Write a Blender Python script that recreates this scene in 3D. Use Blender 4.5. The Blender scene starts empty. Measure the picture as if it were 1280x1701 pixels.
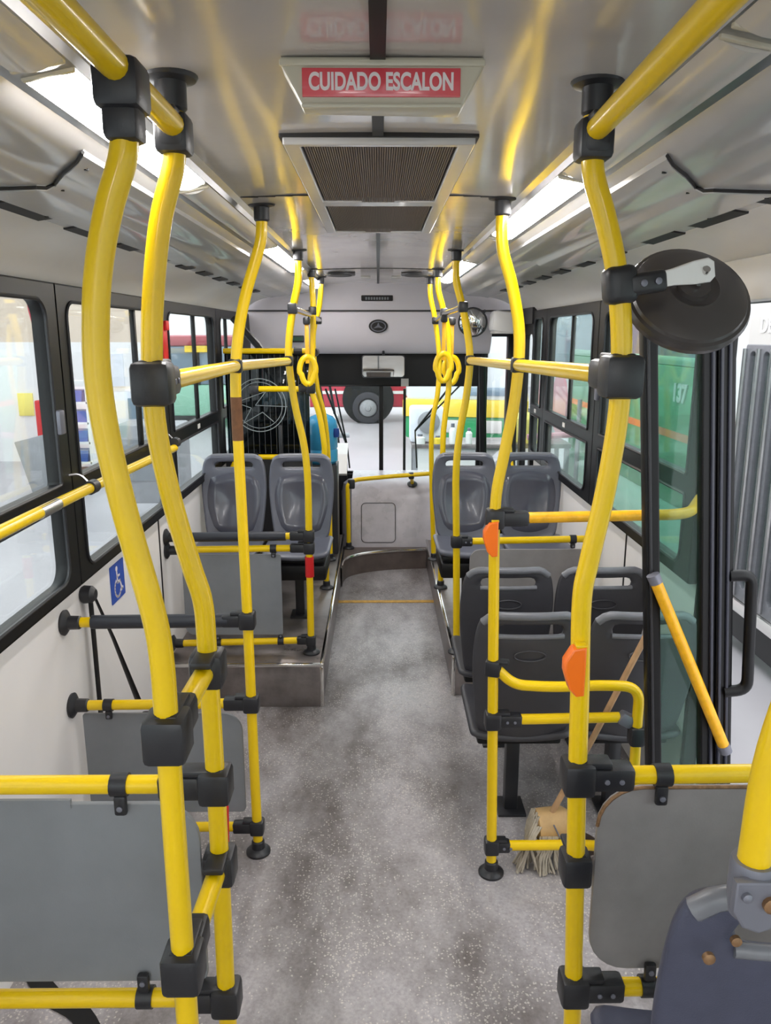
import bpy, bmesh, math, random
from mathutils import Vector, Matrix
random.seed(7)
sc = bpy.context.scene
COL = sc.collection
PI = math.pi

# ------------------------------------------------------------------ camera, world, exposure
F_PX = 1280.0
cam_d = bpy.data.cameras.new('camera')
cam_d.sensor_fit = 'HORIZONTAL'; cam_d.sensor_width = 36.0
cam_d.lens = 36.0 * F_PX / 1280.0
cam_d.clip_start = 0.02; cam_d.clip_end = 200
cam = bpy.data.objects.new('camera', cam_d); COL.objects.link(cam)
cam.location = (0, 0, 2.0)
PITCH = math.radians(12.98); YAW = math.radians(0.52)
cam.rotation_euler = (PI / 2 - PITCH, 0, -YAW)
sc.camera = cam

sc.view_settings.view_transform = 'Standard'
sc.view_settings.look = 'None'
sc.view_settings.exposure = 0.68
sc.view_settings.gamma = 1.0
sc.view_settings.use_curve_mapping = False
sc.cycles.use_denoising = True
sc.cycles.max_bounces = 8
sc.cycles.transparent_max_bounces = 16
sc.cycles.sample_clamp_indirect = 6.0

W = bpy.data.worlds.new('hall_light'); sc.world = W
W.use_nodes = True
W.node_tree.nodes['Background'].inputs[0].default_value = (0.93, 0.97, 1.0, 1)
W.node_tree.nodes['Background'].inputs[1].default_value = 2.2
TUBE_STRENGTH = 30.0

# ------------------------------------------------------------------ materials
def lin(c):
    return tuple(((x / 255) / 12.92 if x / 255 <= .04045 else ((x / 255 + .055) / 1.055) ** 2.4) for x in c)

def mat(name, rgb, rough=.5, metal=0., spec=.5, coat=0., var=0., scale=6., bump=0., bscale=200., rvar=0.):
    m = bpy.data.materials.new(name); m.use_nodes = True
    nt = m.node_tree; b = nt.nodes['Principled BSDF']
    c = lin(rgb) + (1,)
    b.inputs['Base Color'].default_value = c
    b.inputs['Roughness'].default_value = rough
    b.inputs['Metallic'].default_value = metal
    b.inputs['Specular IOR Level'].default_value = spec
    b.inputs['Coat Weight'].default_value = coat
    b.inputs['Coat Roughness'].default_value = .08
    tc = nt.nodes.new('ShaderNodeTexCoord')
    if var or rvar:
        n = nt.nodes.new('ShaderNodeTexNoise'); n.inputs['Scale'].default_value = scale
        n.inputs['Detail'].default_value = 5; n.inputs['Roughness'].default_value = .6
        nt.links.new(tc.outputs['Object'], n.inputs['Vector'])
        r = nt.nodes.new('ShaderNodeMapRange')
        r.inputs[1].default_value = .3; r.inputs[2].default_value = .7
        nt.links.new(n.outputs[0], r.inputs[0])
        if var:
            mx = nt.nodes.new('ShaderNodeMix'); mx.data_type = 'RGBA'
            mx.inputs[6].default_value = tuple(x * (1 - var) for x in c[:3]) + (1,)
            mx.inputs[7].default_value = tuple(min(1, x * (1 + var * .6)) for x in c[:3]) + (1,)
            nt.links.new(r.outputs[0], mx.inputs[0]); nt.links.new(mx.outputs[2], b.inputs['Base Color'])
        if rvar:
            rr = nt.nodes.new('ShaderNodeMapRange')
            rr.inputs[3].default_value = max(.02, rough - rvar); rr.inputs[4].default_value = rough + rvar
            nt.links.new(r.outputs[0], rr.inputs[0]); nt.links.new(rr.outputs[0], b.inputs['Roughness'])
    if bump:
        n2 = nt.nodes.new('ShaderNodeTexNoise'); n2.inputs['Scale'].default_value = bscale
        nt.links.new(tc.outputs['Object'], n2.inputs['Vector'])
        bp = nt.nodes.new('ShaderNodeBump'); bp.inputs['Strength'].default_value = bump; bp.inputs['Distance'].default_value = .002
        nt.links.new(n2.outputs[0], bp.inputs['Height']); nt.links.new(bp.outputs[0], b.inputs['Normal'])
    return m

def emis(name, rgb, s):
    m = bpy.data.materials.new(name); m.use_nodes = True
    b = m.node_tree.nodes['Principled BSDF']
    b.inputs['Base Color'].default_value = (.8, .8, .8, 1)
    b.inputs['Emission Color'].default_value = lin(rgb) + (1,)
    b.inputs['Emission Strength'].default_value = s
    return m

def glass(name, tint=(235, 243, 243), gloss=.08, dirt=.05, dirt_rgb=(200, 210, 205)):
    m = bpy.data.materials.new(name); m.use_nodes = True
    nt = m.node_tree; nt.nodes.clear()
    out = nt.nodes.new('ShaderNodeOutputMaterial')
    tr = nt.nodes.new('ShaderNodeBsdfTransparent'); tr.inputs[0].default_value = lin(tint) + (1,)
    gl = nt.nodes.new('ShaderNodeBsdfGlossy'); gl.inputs['Roughness'].default_value = .03
    df = nt.nodes.new('ShaderNodeBsdfDiffuse'); df.inputs[0].default_value = lin(dirt_rgb) + (1,)
    fr = nt.nodes.new('ShaderNodeFresnel'); fr.inputs[0].default_value = 1.45
    ml = nt.nodes.new('ShaderNodeMath'); ml.operation = 'MULTIPLY'; ml.inputs[1].default_value = gloss * 10
    nt.links.new(fr.outputs[0], ml.inputs[0])
    m1 = nt.nodes.new('ShaderNodeMixShader'); m2 = nt.nodes.new('ShaderNodeMixShader')
    tc = nt.nodes.new('ShaderNodeTexCoord'); n = nt.nodes.new('ShaderNodeTexNoise'); n.inputs['Scale'].default_value = 3; n.inputs['Detail'].default_value = 6
    nt.links.new(tc.outputs['Object'], n.inputs['Vector'])
    mm = nt.nodes.new('ShaderNodeMath'); mm.operation = 'MULTIPLY'; mm.inputs[1].default_value = dirt * 2
    nt.links.new(n.outputs[0], mm.inputs[0]); nt.links.new(mm.outputs[0], m1.inputs[0])
    nt.links.new(tr.outputs[0], m1.inputs[1]); nt.links.new(df.outputs[0], m1.inputs[2])
    nt.links.new(ml.outputs[0], m2.inputs[0]); nt.links.new(m1.outputs[0], m2.inputs[1]); nt.links.new(gl.outputs[0], m2.inputs[2])
    nt.links.new(m2.outputs[0], out.inputs[0])
    return m

def floor_material():
    m = bpy.data.materials.new('speckled_vinyl'); m.use_nodes = True
    nt = m.node_tree; b = nt.nodes['Principled BSDF']; N = nt.nodes.new; L = nt.links.new
    tc = N('ShaderNodeTexCoord')
    mp = N('ShaderNodeMapping'); mp.inputs['Scale'].default_value = (1, .55, 1); L(tc.outputs['Object'], mp.inputs[0])
    n1 = N('ShaderNodeTexNoise'); n1.inputs['Scale'].default_value = 2.6; n1.inputs['Detail'].default_value = 8; n1.inputs['Roughness'].default_value = .65
    L(mp.outputs[0], n1.inputs['Vector'])
    r1 = N('ShaderNodeValToRGB'); e = r1.color_ramp.elements
    e[0].position = .33; e[0].color = lin((94, 86, 83)) + (1,)
    e[1].position = .60; e[1].color = lin((168, 163, 165)) + (1,)
    L(n1.outputs[0], r1.inputs[0])
    n2 = N('ShaderNodeTexNoise'); n2.inputs['Scale'].default_value = 90; n2.inputs['Detail'].default_value = 3
    L(tc.outputs['Object'], n2.inputs['Vector'])
    r2 = N('ShaderNodeMapRange'); r2.inputs[1].default_value = .35; r2.inputs[2].default_value = .65; r2.inputs[3].default_value = .86; r2.inputs[4].default_value = 1.08
    L(n2.outputs[0], r2.inputs[0])
    mu = N('ShaderNodeMix'); mu.data_type = 'RGBA'; mu.blend_type = 'MULTIPLY'; mu.inputs[0].default_value = 1
    L(r1.outputs[0], mu.inputs[6]); L(r2.outputs[0], mu.inputs[7])
    # worn pale flecks of the vinyl
    v = N('ShaderNodeTexVoronoi'); v.inputs['Scale'].default_value = 105; v.inputs['Randomness'].default_value = 1
    dn = N('ShaderNodeTexNoise'); dn.inputs['Scale'].default_value = 60; L(tc.outputs['Object'], dn.inputs['Vector'])
    dm = N('ShaderNodeMix'); dm.data_type = 'VECTOR'; dm.inputs[0].default_value = .012
    L(tc.outputs['Object'], dm.inputs[4]); L(dn.outputs['Color'], dm.inputs[5]); L(dm.outputs[1], v.inputs['Vector'])
    lt = N('ShaderNodeMath'); lt.operation = 'LESS_THAN'; lt.inputs[1].default_value = .34; L(v.outputs['Distance'], lt.inputs[0])
    sp = N('ShaderNodeSeparateColor'); L(v.outputs['Color'], sp.inputs[0])
    n3 = N('ShaderNodeTexNoise'); n3.inputs['Scale'].default_value = 3.2; L(tc.outputs['Object'], n3.inputs['Vector'])
    ad = N('ShaderNodeMath'); ad.operation = 'MULTIPLY_ADD'; ad.inputs[1].default_value = 2.4; ad.inputs[2].default_value = -.82; L(n3.outputs[0], ad.inputs[0])
    l2 = N('ShaderNodeMath'); l2.operation = 'LESS_THAN'; L(sp.outputs[0], l2.inputs[0]); L(ad.outputs[0], l2.inputs[1])
    mk = N('ShaderNodeMath'); mk.operation = 'MULTIPLY'; L(lt.outputs[0], mk.inputs[0]); L(l2.outputs[0], mk.inputs[1])
    mk2 = N('ShaderNodeMath'); mk2.operation = 'MULTIPLY'; mk2.inputs[1].default_value = .48; L(mk.outputs[0], mk2.inputs[0])
    m2 = N('ShaderNodeMix'); m2.data_type = 'RGBA'; m2.inputs[7].default_value = lin((222, 214, 205)) + (1,)
    L(mk2.outputs[0], m2.inputs[0]); L(mu.outputs[2], m2.inputs[6])
    L(m2.outputs[2], b.inputs['Base Color'])
    r3 = N('ShaderNodeMapRange'); r3.inputs[1].default_value = .3; r3.inputs[2].default_value = .7; r3.inputs[3].default_value = .42; r3.inputs[4].default_value = .24
    L(n1.outputs[0], r3.inputs[0]); L(r3.outputs[0], b.inputs['Roughness'])
    bp = N('ShaderNodeBump'); bp.inputs['Strength'].default_value = .25; bp.inputs['Distance'].default_value = .002
    L(n2.outputs[0], bp.inputs['Height']); L(bp.outputs[0], b.inputs['Normal'])
    return m

M = dict(
    yellow=mat('yellow_powder_coat', (236, 196, 2), .3, spec=.4, coat=.25, var=.05, scale=9),
    yellow_worn=mat('worn_orange_yellow_paint', (240, 176, 22), .35, coat=.2, var=.2, scale=30),
    black=mat('black_moulded_plastic', (34, 34, 38), .4, bump=.1),
    rubber=mat('black_rubber', (13, 13, 15), .42, spec=.32),
    foam=mat('black_padding', (38, 40, 48), .45),
    ceiling=mat('glossy_grey_laminate', (194, 188, 184), .16, spec=.6, coat=.5, var=.06, scale=3, rvar=.06),
    duct=mat('grey_duct_plastic', (190, 188, 187), .26, spec=.6, coat=.3, var=.06, scale=4),
    cream=mat('cream_wall_plastic', (226, 223, 219), .35, spec=.5, var=.05, scale=2.5),
    lower_wall=mat('white_wall_laminate', (232, 228, 226), .38, var=.04, scale=2),
    dark_slot=mat('dark_slot', (34, 32, 33), .6),
    silver=mat('brushed_aluminium', (190, 190, 192), .3, metal=1., var=.1, scale=12),
    steel=mat('scuffed_steel_plate', (142, 134, 132), .36, metal=.75, var=.35, scale=7, rvar=.1),
    chrome=mat('chrome', (215, 212, 208), .12, metal=1.),
    panel=mat('grey_board', (127, 130, 135), .45, var=.16, scale=3, bump=.1),
    panel_dark=mat('worn_brown_grey_board', (140, 136, 136), .5, var=.14, scale=9, bump=.12),
    edge=mat('pale_board_edge', (150, 148, 146), .5),
    seat=mat('blue_grey_seat_plastic', (88, 90, 101), .34, var=.08, scale=14, bump=.12, bscale=420),
    seat_pad=mat('smooth_grey_seat_inset', (74, 75, 86), .2, coat=.3, var=.06, scale=10),
    seat_dark=mat('charcoal_seat_plastic', (58, 57, 62), .45, var=.1, scale=12, bump=.12, bscale=420),
    seat_edge=mat('worn_grey_handle_plastic', (112, 113, 119), .35, var=.12, scale=20),
    blue_seat=mat('navy_grey_seat_plastic', (66, 68, 86), .48, var=.12, scale=25, bump=.2, bscale=500),
    bracket=mat('grey_cast_bracket', (118, 119, 130), .4, metal=.3),
    rust=mat('rusty_bolt', (136, 104, 74), .5, metal=.5, var=.4, scale=90),
    orange=mat('orange_button_plastic', (252, 118, 20), .35, coat=.2),
    red=mat('red_plastic', (205, 30, 34), .35),
    white=mat('white_plastic', (232, 230, 228), .35, coat=.1),
    front=mat('front_white_panel', (214, 208, 214), .4, var=.04, scale=3),
    console=mat('scuffed_console_laminate', (190, 184, 190), .3, spec=.5, var=.2, scale=5, rvar=.08),
    beige=mat('yellowed_beige_housing', (196, 190, 172), .35, coat=.15),
    red_face=mat('pale_red_sign_film', (214, 72, 84), .22, coat=.7),
    letter=mat('white_lettering', (232, 222, 224), .35),
    grille=mat('dusty_brown_grille', (112, 100, 94), .6),
    blue=mat('blue_sticker', (44, 78, 168), .4),
    jug=mat('blue_jug_plastic', (62, 150, 196), .2, coat=.3),
    navy=mat('dark_blue_plastic', (28, 62, 140), .3),
    wood=mat('bare_wood', (184, 146, 108), .6, var=.2, scale=18),
    cotton=mat('dirty_cotton_strands', (176, 166, 150), .9, var=.3, scale=30),
    floor=floor_material(),
    front_floor=mat('dark_brown_step_floor', (104, 92, 88), .45, var=.35, scale=6),
    line=mat('yellow_floor_line', (196, 150, 56), .5, var=.3, scale=30),
    glass=glass('window_glass', (242, 247, 247), .03, .015),
    glass_r=glass('dusty_window_glass', (236, 245, 243), .03, .09),
    glass_door=glass('green_tinted_door_glass', (210, 232, 226), .04, .04, (150, 190, 170)),
    smoked=glass('smoked_partition_glass', (92, 106, 112), .08, .05, (70, 80, 84)),
    lens=mat('dim_diffuser', (206, 202, 198), .3, coat=.3),
    tube=emis('lit_diffuser', (255, 252, 250), TUBE_STRENGTH),
    mirror=mat('mirror_glass', (225, 225, 225), .02, metal=1.),
    concrete=mat('pale_workshop_floor', (176, 172, 176), .35, var=.12, scale=.6),
    hall_white=mat('white_hall_wall', (236, 234, 234), .7, var=.03, scale=.5),
    hall_beige=mat('beige_hall_wall', (216, 198, 180), .8, var=.08, scale=.8),
    green=mat('green_bus_paint', (34, 150, 90), .3, coat=.5),
    green_pale=mat('pale_green_band', (150, 205, 180), .3, coat=.5),
    bus_white=mat('white_bus_paint', (225, 230, 232), .25, coat=.5),
    bus_yellow=mat('yellow_bus_paint', (238, 206, 60), .3, coat=.5),
    bus_red=mat('red_bus_paint', (190, 50, 70), .3, coat=.5),
    bus_pink=mat('pink_bus_paint', (226, 150, 165), .35, coat=.4),
    bus_glass=mat('dark_bus_window', (120, 140, 156), .08, coat=.6),
    tyre=mat('tyre_rubber', (52, 50, 56), .75),
    grey_metal=mat('grey_painted_metal', (150, 150, 154), .45, var=.15, scale=8),
    bin=mat('blue_bin_plastic', (52, 88, 168), .4),
    green_plastic=mat('green_crate_plastic', (22, 128, 84), .45),
    paper=mat('pale_paper', (228, 230, 238), .7, var=.08, scale=9),
    yellow_sign=mat('yellow_sign_board', (240, 226, 120), .5),
    etch=mat('etched_white_line', (150, 158, 162), .5),
    label=mat('pale_label', (208, 204, 200), .5),
    cardboard=mat('cardboard_brown', (170, 122, 96), .7),
)

# ------------------------------------------------------------------ mesh helpers
WPOS = {}

def wpos(o):
    while o is not None:
        if o.name in WPOS: return WPOS[o.name]
        o = o.parent
    return Vector((0, 0, 0))

def tag(o, label=None, cat=None, group=None, kind=None):
    if label: o['label'] = label
    if cat: o['category'] = cat
    if group: o['group'] = group
    if kind: o['kind'] = kind
    return o

def thing(name, label, cat, loc=(0, 0, 0), group=None, kind=None):
    o = bpy.data.objects.new(name, None); COL.objects.link(o)
    o.location = loc; o.empty_display_size = .1
    WPOS[o.name] = Vector(loc)
    return tag(o, label, cat, group, kind)

class B:
    """collects shapes given in world metres into one mesh"""
    def __init__(s): s.bm = bmesh.new()
    def take(s, tmp, mtx=None):
        me = bpy.data.meshes.new('t'); tmp.to_mesh(me); tmp.free()
        if mtx is not None: me.transform(mtx)
        s.bm.from_mesh(me); bpy.data.meshes.remove(me); return s
    def mesh(s, me, mtx=None):
        if mtx is not None: me.transform(mtx)
        s.bm.from_mesh(me); return s
    def box(s, c, size, bev=0., rot=None, seg=2):
        t = bmesh.new(); bmesh.ops.create_cube(t, size=1)
        bmesh.ops.scale(t, vec=size, verts=t.verts)
        if bev: bmesh.ops.bevel(t, geom=t.edges[:], offset=min(bev, min(size) * .49), segments=seg, profile=.5, affect='EDGES')
        m = Matrix.Translation(c)
        if rot is not None: m = m @ rot.to_4x4()
        return s.take(t, m)
    def bx(s, x0, x1, y0, y1, z0, z1, bev=0.):
        return s.box(((x0 + x1) / 2, (y0 + y1) / 2, (z0 + z1) / 2), (abs(x1 - x0), abs(y1 - y0), abs(z1 - z0)), bev)
    def tube(s, pts, r, seg=14, cap=True, flat=1.):
        P = [Vector(p) for p in pts]; R = r if isinstance(r, (list, tuple)) else [r] * len(P)
        rings = []; nrm = None
        for i, p in enumerate(P):
            d = (P[min(i + 1, len(P) - 1)] - P[max(i - 1, 0)]).normalized()
            if nrm is None:
                a = Vector((1, 0, 0)) if abs(d.x) < .8 else Vector((0, 1, 0))
                nrm = (a - d * a.dot(d)).normalized()
            else: nrm = (nrm - d * nrm.dot(d)).normalized()
            bn = d.cross(nrm)
            rings.append([s.bm.verts.new(p + (nrm * math.cos(2 * PI * k / seg) + bn * flat * math.sin(2 * PI * k / seg)) * R[i]) for k in range(seg)])
        for a, b in zip(rings, rings[1:]):
            for k in range(seg): s.bm.faces.new((a[k], a[(k + 1) % seg], b[(k + 1) % seg], b[k]))
        if cap: s.bm.faces.new(rings[0][::-1]); s.bm.faces.new(rings[-1])
        return s
    def lathe(s, c, axis, prof, seg=32):
        """prof: (radius, height along axis)"""
        ax = Vector(axis).normalized(); a = Vector((1, 0, 0)) if abs(ax.x) < .8 else Vector((0, 1, 0))
        n = (a - ax * a.dot(ax)).normalized(); bn = ax.cross(n); c = Vector(c); rings = []
        for r, h in prof:
            r = max(r, 1e-4)
            rings.append([s.bm.verts.new(c + ax * h + (n * math.cos(2 * PI * k / seg) + bn * math.sin(2 * PI * k / seg)) * r) for k in range(seg)])
        for q, b in zip(rings, rings[1:]):
            for k in range(seg): s.bm.faces.new((q[k], q[(k + 1) % seg], b[(k + 1) % seg], b[k]))
        s.bm.faces.new(rings[0][::-1]); s.bm.faces.new(rings[-1]); return s
    def plate(s, loops, t, mtx, bev=0.):
        c = bpy.data.curves.new('c', 'CURVE'); c.dimensions = '2D'; c.fill_mode = 'BOTH'
        c.extrude = max(t / 2 - bev, 0); c.bevel_depth = bev; c.offset = -bev; c.bevel_resolution = 1
        for lp in loops:
            sp = c.splines.new('POLY'); sp.points.add(len(lp) - 1); sp.use_cyclic_u = True
            for q, pt in zip(lp, sp.points): pt.co = (q[0], q[1], 0, 1)
        o = bpy.data.objects.new('c', c); me = o.to_mesh().copy(); o.to_mesh_clear()
        s.mesh(me, mtx); bpy.data.meshes.remove(me)
        bpy.data.objects.remove(o); bpy.data.curves.remove(c); return s
    def extr(s, prof, axis, a0, a1):
        """closed profile extruded: axis 'Y' -> prof (x,z); axis 'X' -> prof (y,z)"""
        def P(q, a): return (q[0], a, q[1]) if axis == 'Y' else (a, q[0], q[1])
        v0 = [s.bm.verts.new(P(q, a0)) for q in prof]; v1 = [s.bm.verts.new(P(q, a1)) for q in prof]
        n = len(prof)
        for i in range(n): s.bm.faces.new((v0[i], v0[(i + 1) % n], v1[(i + 1) % n], v1[i]))
        s.bm.faces.new(v0[::-1]); s.bm.faces.new(v1); return s
    def obj(s, name, m, parent=None, sharp=35, **kw):
        bmesh.ops.recalc_face_normals(s.bm, faces=s.bm.faces[:])
        me = bpy.data.meshes.new(name); s.bm.to_mesh(me); s.bm.free()
        me.materials.append(M[m] if isinstance(m, str) else m)
        me.polygons.foreach_set('use_smooth', [True] * len(me.polygons))
        me.set_sharp_from_angle(angle=math.radians(sharp))
        o = bpy.data.objects.new(name, me); COL.objects.link(o)
        if parent is not None:
            o.parent = parent; w = wpos(parent)
            if w.length: me.transform(Matrix.Translation(-w))
        else:
            bb = [Vector(v) for v in o.bound_box]
            c = sum(bb, Vector()) / 8; c.z = min(v.z for v in bb)
            me.transform(Matrix.Translation(-c)); o.location = c; WPOS[o.name] = c
        return tag(o, **kw)

def frame(o, x, y):
    x = Vector(x).normalized(); z = x.cross(Vector(y)).normalized(); y = z.cross(x)
    m = Matrix((x, y, z)).transposed().to_4x4(); m.translation = Vector(o); return m

def rrect(x0, x1, y0, y1, r=.03, n=6):
    rs = r if isinstance(r, (tuple, list)) else (r,) * 4        # bl, br, tr, tl
    out = []
    for (cx, cy, a0, rr) in ((x0, y0, PI, rs[0]), (x1, y0, 1.5 * PI, rs[1]), (x1, y1, 0, rs[2]), (x0, y1, .5 * PI, rs[3])):
        rr = max(rr, 1e-4)
        ox = cx + rr if cx == x0 else cx - rr; oy = cy + rr if cy == y0 else cy - rr
        for k in range(n + 1):
            a = a0 + k / n * PI / 2; out.append((ox + rr * math.cos(a), oy + rr * math.sin(a)))
    return out

def oval(cx, cy, rx, ry, n=32): return [(cx + rx * math.cos(2 * PI * k / n), cy + ry * math.sin(2 * PI * k / n)) for k in range(n)]

def smooth(pts, n=6):
    P = [Vector(p) for p in pts]; out = []
    for i in range(len(P) - 1):
        p0 = P[max(i - 1, 0)]; p1 = P[i]; p2 = P[i + 1]; p3 = P[min(i + 2, len(P) - 1)]
        for k in range(n):
            t = k / n
            out.append(.5 * ((2 * p1) + (p2 - p0) * t + (2 * p0 - 5 * p1 + 4 * p2 - p3) * t * t + (3 * p1 - p0 - 3 * p2 + p3) * t ** 3))
    return out + [P[-1]]

def fillet(pts, r=.06, n=6):
    P = [Vector(p) for p in pts]; out = [P[0]]
    for a, b, c in zip(P, P[1:], P[2:]):
        d1 = (a - b); d2 = (c - b); rr = min(r, d1.length * .49, d2.length * .49)
        s, e = b + d1.normalized() * rr, b + d2.normalized() * rr
        for k in range(n + 1):
            t = k / n; out.append(s * (1 - t) ** 2 + b * 2 * t * (1 - t) + e * t * t)
    return out + [P[-1]]

def text_mesh(txt, size, ext=.0008, bold=0.):
    c = bpy.data.curves.new('t', 'FONT'); c.body = txt; c.size = size; c.extrude = ext; c.offset = bold
    c.align_x = 'CENTER'; c.align_y = 'CENTER'
    o = bpy.data.objects.new('t', c); me = o.to_mesh().copy(); o.to_mesh_clear()
    bpy.data.objects.remove(o); bpy.data.curves.remove(c); return me

def copy_tree(o, parent=None):
    c = o.copy(); COL.objects.link(c); c.parent = parent
    for ch in list(o.children): copy_tree(ch, c)
    return c

R_TUBE = .019

# ------------------------------------------------------------------ the bus shell
XL, XR = -1.16, 1.21
FLOOR_Y0 = 1.32
B().bx(XL, XR, FLOOR_Y0, 7.3, -.06, 0).obj('floor', 'floor', kind='structure')
B().bx(XL, XR, -4.5, FLOOR_Y0, -.06, .31).obj('floor_rear_step', 'floor', kind='structure')
B().bx(XL, XR, FLOOR_Y0 - .012, FLOOR_Y0 + .012, .285, .322, .004).obj('trim_rear_step', 'silver', kind='structure')
B().bx(-.32, .42, 5.585, 5.635, 0, .004).obj('trim_floor_line', 'line', kind='structure')

# lower walls and solid ends
w = B(); w.bx(XL - .05, XL, -4.5, 7.0, 0, 1.085); w.obj('wall_left', 'lower_wall', kind='structure')
w = B(); w.bx(XR, XR + .05, 2.78, 5.95, 0, 1.085); w.bx(XR, XR + .05, -4.5, 1.5, 0, 1.085); w.obj('wall_right', 'lower_wall', kind='structure')
B().plate([rrect(XL - .05, XR + .05, 0, 2.45, .001), rrect(-.95, 1.0, 1.1, 2.1, .08)], .05, frame((0, -4.525, 0), (1, 0, 0), (0, 0, 1))).obj('wall_back', 'cream', kind='structure')
B().bx(-.97, 1.02, -4.53, -4.524, 1.08, 2.12).obj('window_15', 'glass', kind='structure')
# thin dark joints in the lower wall
for i, y in enumerate((3.94,)):
    B().bx(XL, XL + .004, y, y + .012, .0, 1.06).obj('trim_wall_joint', 'rubber', kind='structure')
B().bx(XR - .004, XR, 3.62, 3.632, .0, 1.06).obj('trim_wall_joint', 'rubber', kind='structure')

# ceiling: slightly arched glossy laminate
prof = []
for k in range(17):
    x = -.425 + .85 * k / 16; prof.append((x, 2.420 - .010 * (x / .425) ** 2))
c = B(); c.extr(prof + [(.425, 2.46), (-.425, 2.46)], 'Y', -4.5, 6.72); c.obj('ceiling', 'ceiling', kind='structure')
B().bx(-.012, .012, -.6, 1.80, 2.412, 2.4195).obj('trim_ceiling_strip', 'rubber', kind='structure')
B().bx(-.009, .009, 3.27, 6.70, 2.413, 2.4195).obj('trim_ceiling_strip', 'rubber', kind='structure')
for y in (2.52, 5.25):
    c = B()
    for k in range(16):
        x0 = -.42 + .84 * k / 16; x1 = x0 + .0525; xm = (x0 + x1) / 2
        c.box((xm, y, 2.4185 - .010 * (xm / .425) ** 2), (.054, .006, .004))
    c.obj('trim_ceiling_joint', 'dark_slot', kind='structure')

# side ducts: one continuous moulded profile per side
DP = [(.425, 2.410), (.44, 2.400), (.445, 2.385), (.53, 2.368), (.55, 2.368), (.575, 2.352), (.60, 2.343), (.63, 2.339), (.665, 2.340), (.70, 2.339),
      (.722, 2.333), (.735, 2.322), (.745, 2.318), (.80, 2.314), (.86, 2.310), (.905, 2.302), (.925, 2.303), (.945, 2.300), (.99, 2.288), (1.04, 2.268),
      (1.085, 2.240), (1.12, 2.210), (1.145, 2.180), (1.16, 2.150)]
def duct(name, s, xw, a, b, m):
    k = (xw - .745) / (1.16 - .745)
    p = [((x if x <= .745 else .745 + (x - .745) * k) * s, z) for x, z in DP[a:b + 1]]
    o = [(x, z + .035) for x, z in p[::-1]]
    B().extr(p + o, 'Y', -4.5, 6.75).obj(name, m, kind='structure', sharp=28)
for s, xw, side in ((-1, 1.16, 'left'), (1, 1.21, 'right')):
    duct('trim_%s_light_channel' % side, s, xw, 0, 4, 'silver')
    duct('trim_%s_duct' % side, s, xw, 4, 15, 'duct')
    duct('trim_%s_cove' % side, s, xw, 15, 23, 'cream')

# access hatch panels standing a little proud of the ducts
HY = [0, .035, .075, .13, .19, .22, .205, .175, .165, .15]
def hatch(s, xw, y0, y1, label):
    t = thing('duct_hatch', label, 'hatch', (s * .68, y0, 2.30))
    k = (xw - .745) / (1.16 - .745)
    idx = [(x if x <= .745 else .745 + (x - .745) * k, z) for x, z in DP[5:15]]
    b = B(); n = len(idx); lo = []
    for j, (x, z) in enumerate(idx):
        yy = y0 + HY[j]
        lo.append((yy, x, z))
    vs = [[b.bm.verts.new((s * x, yy, z - .012)) for yy in (ya, (ya + y1) / 2, y1)] for ya, x, z in lo]
    vt = [[b.bm.verts.new((s * x, yy, z + .002)) for yy in (ya, (ya + y1) / 2, y1)] for ya, x, z in lo]
    for i in range(n - 1):
        for q in range(2):
            b.bm.faces.new((vs[i][q], vs[i + 1][q], vs[i + 1][q + 1], vs[i][q + 1]))
            b.bm.faces.new((vt[i][q], vt[i][q + 1], vt[i + 1][q + 1], vt[i + 1][q]))
        b.bm.faces.new((vs[i][0], vt[i][0], vt[i + 1][0], vs[i + 1][0])); b.bm.faces.new((vs[i][2], vs[i + 1][2], vt[i + 1][2], vt[i][2]))
    b.bm.faces.new((vs[0][0], vs[0][1], vt[0][1], vt[0][0])); b.bm.faces.new((vs[0][1], vs[0][2], vt[0][2], vt[0][1]))
    b.bm.faces.new((vs[-1][0], vt[-1][0], vt[-1][1], vs[-1][1])); b.bm.faces.new((vs[-1][1], vt[-1][1], vt[-1][2], vs[-1][2]))
    b.obj('panel', 'duct', t)
    e = B(); e.tube([(s * x, ya - .003, z - .006) for ya, x, z in lo], .0038, 6); e.obj('dark_seam', 'dark_slot', t)
    for j, yy in ((1, y0 + .08), (5, y0 + .26), (9, y0 + .19), (9, y0 + .5), (1, y0 + .6)):
        x, z = idx[j]; B().lathe((s * x, yy, z - .014), (0, 0, 1), [(.005, 0), (.005, .004)], 10).obj('screw', 'rubber', t)
hatch(-1, 1.16, 1.63, 3.62, 'curved duct access hatch on the left side under the lit ceiling light')
hatch(1, 1.21, 1.65, 3.70, 'curved duct access hatch on the right side near the black round mirror')

# air vents
def vent(s, xw, y, ln, label, group):
    k = (xw - .745) / (1.16 - .745)
    x0, x1 = .745 + (.862 - .745) * k, .745 + (.912 - .745) * k
    t = tag(B().extr([(s * x0, 2.310), (s * x0, 2.3035), (s * (x0 + x1) / 2, 2.300), (s * x1, 2.2965), (s * x1, 2.3035)], 'Y', y, y + ln).obj('air_vent', 'dark_slot'), label, 'vent', group)
ORD = ['nearest', 'second nearest', 'third nearest', 'fourth nearest', 'fifth nearest', 'sixth nearest', 'seventh nearest', 'eighth nearest', 'ninth nearest', 'tenth nearest']
for i, (y, ln) in enumerate([(1.93, .27), (2.37, .19), (2.79, .19), (3.22, .19), (3.63, .19), (4.02, .2), (4.42, .2), (4.82, .2), (5.24, .2), (5.66, .2)]):
    vent(-1, 1.16, y, ln, ORD[i] + ' dark air vent slot along the left duct', 'air vents along the left duct')
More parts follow.
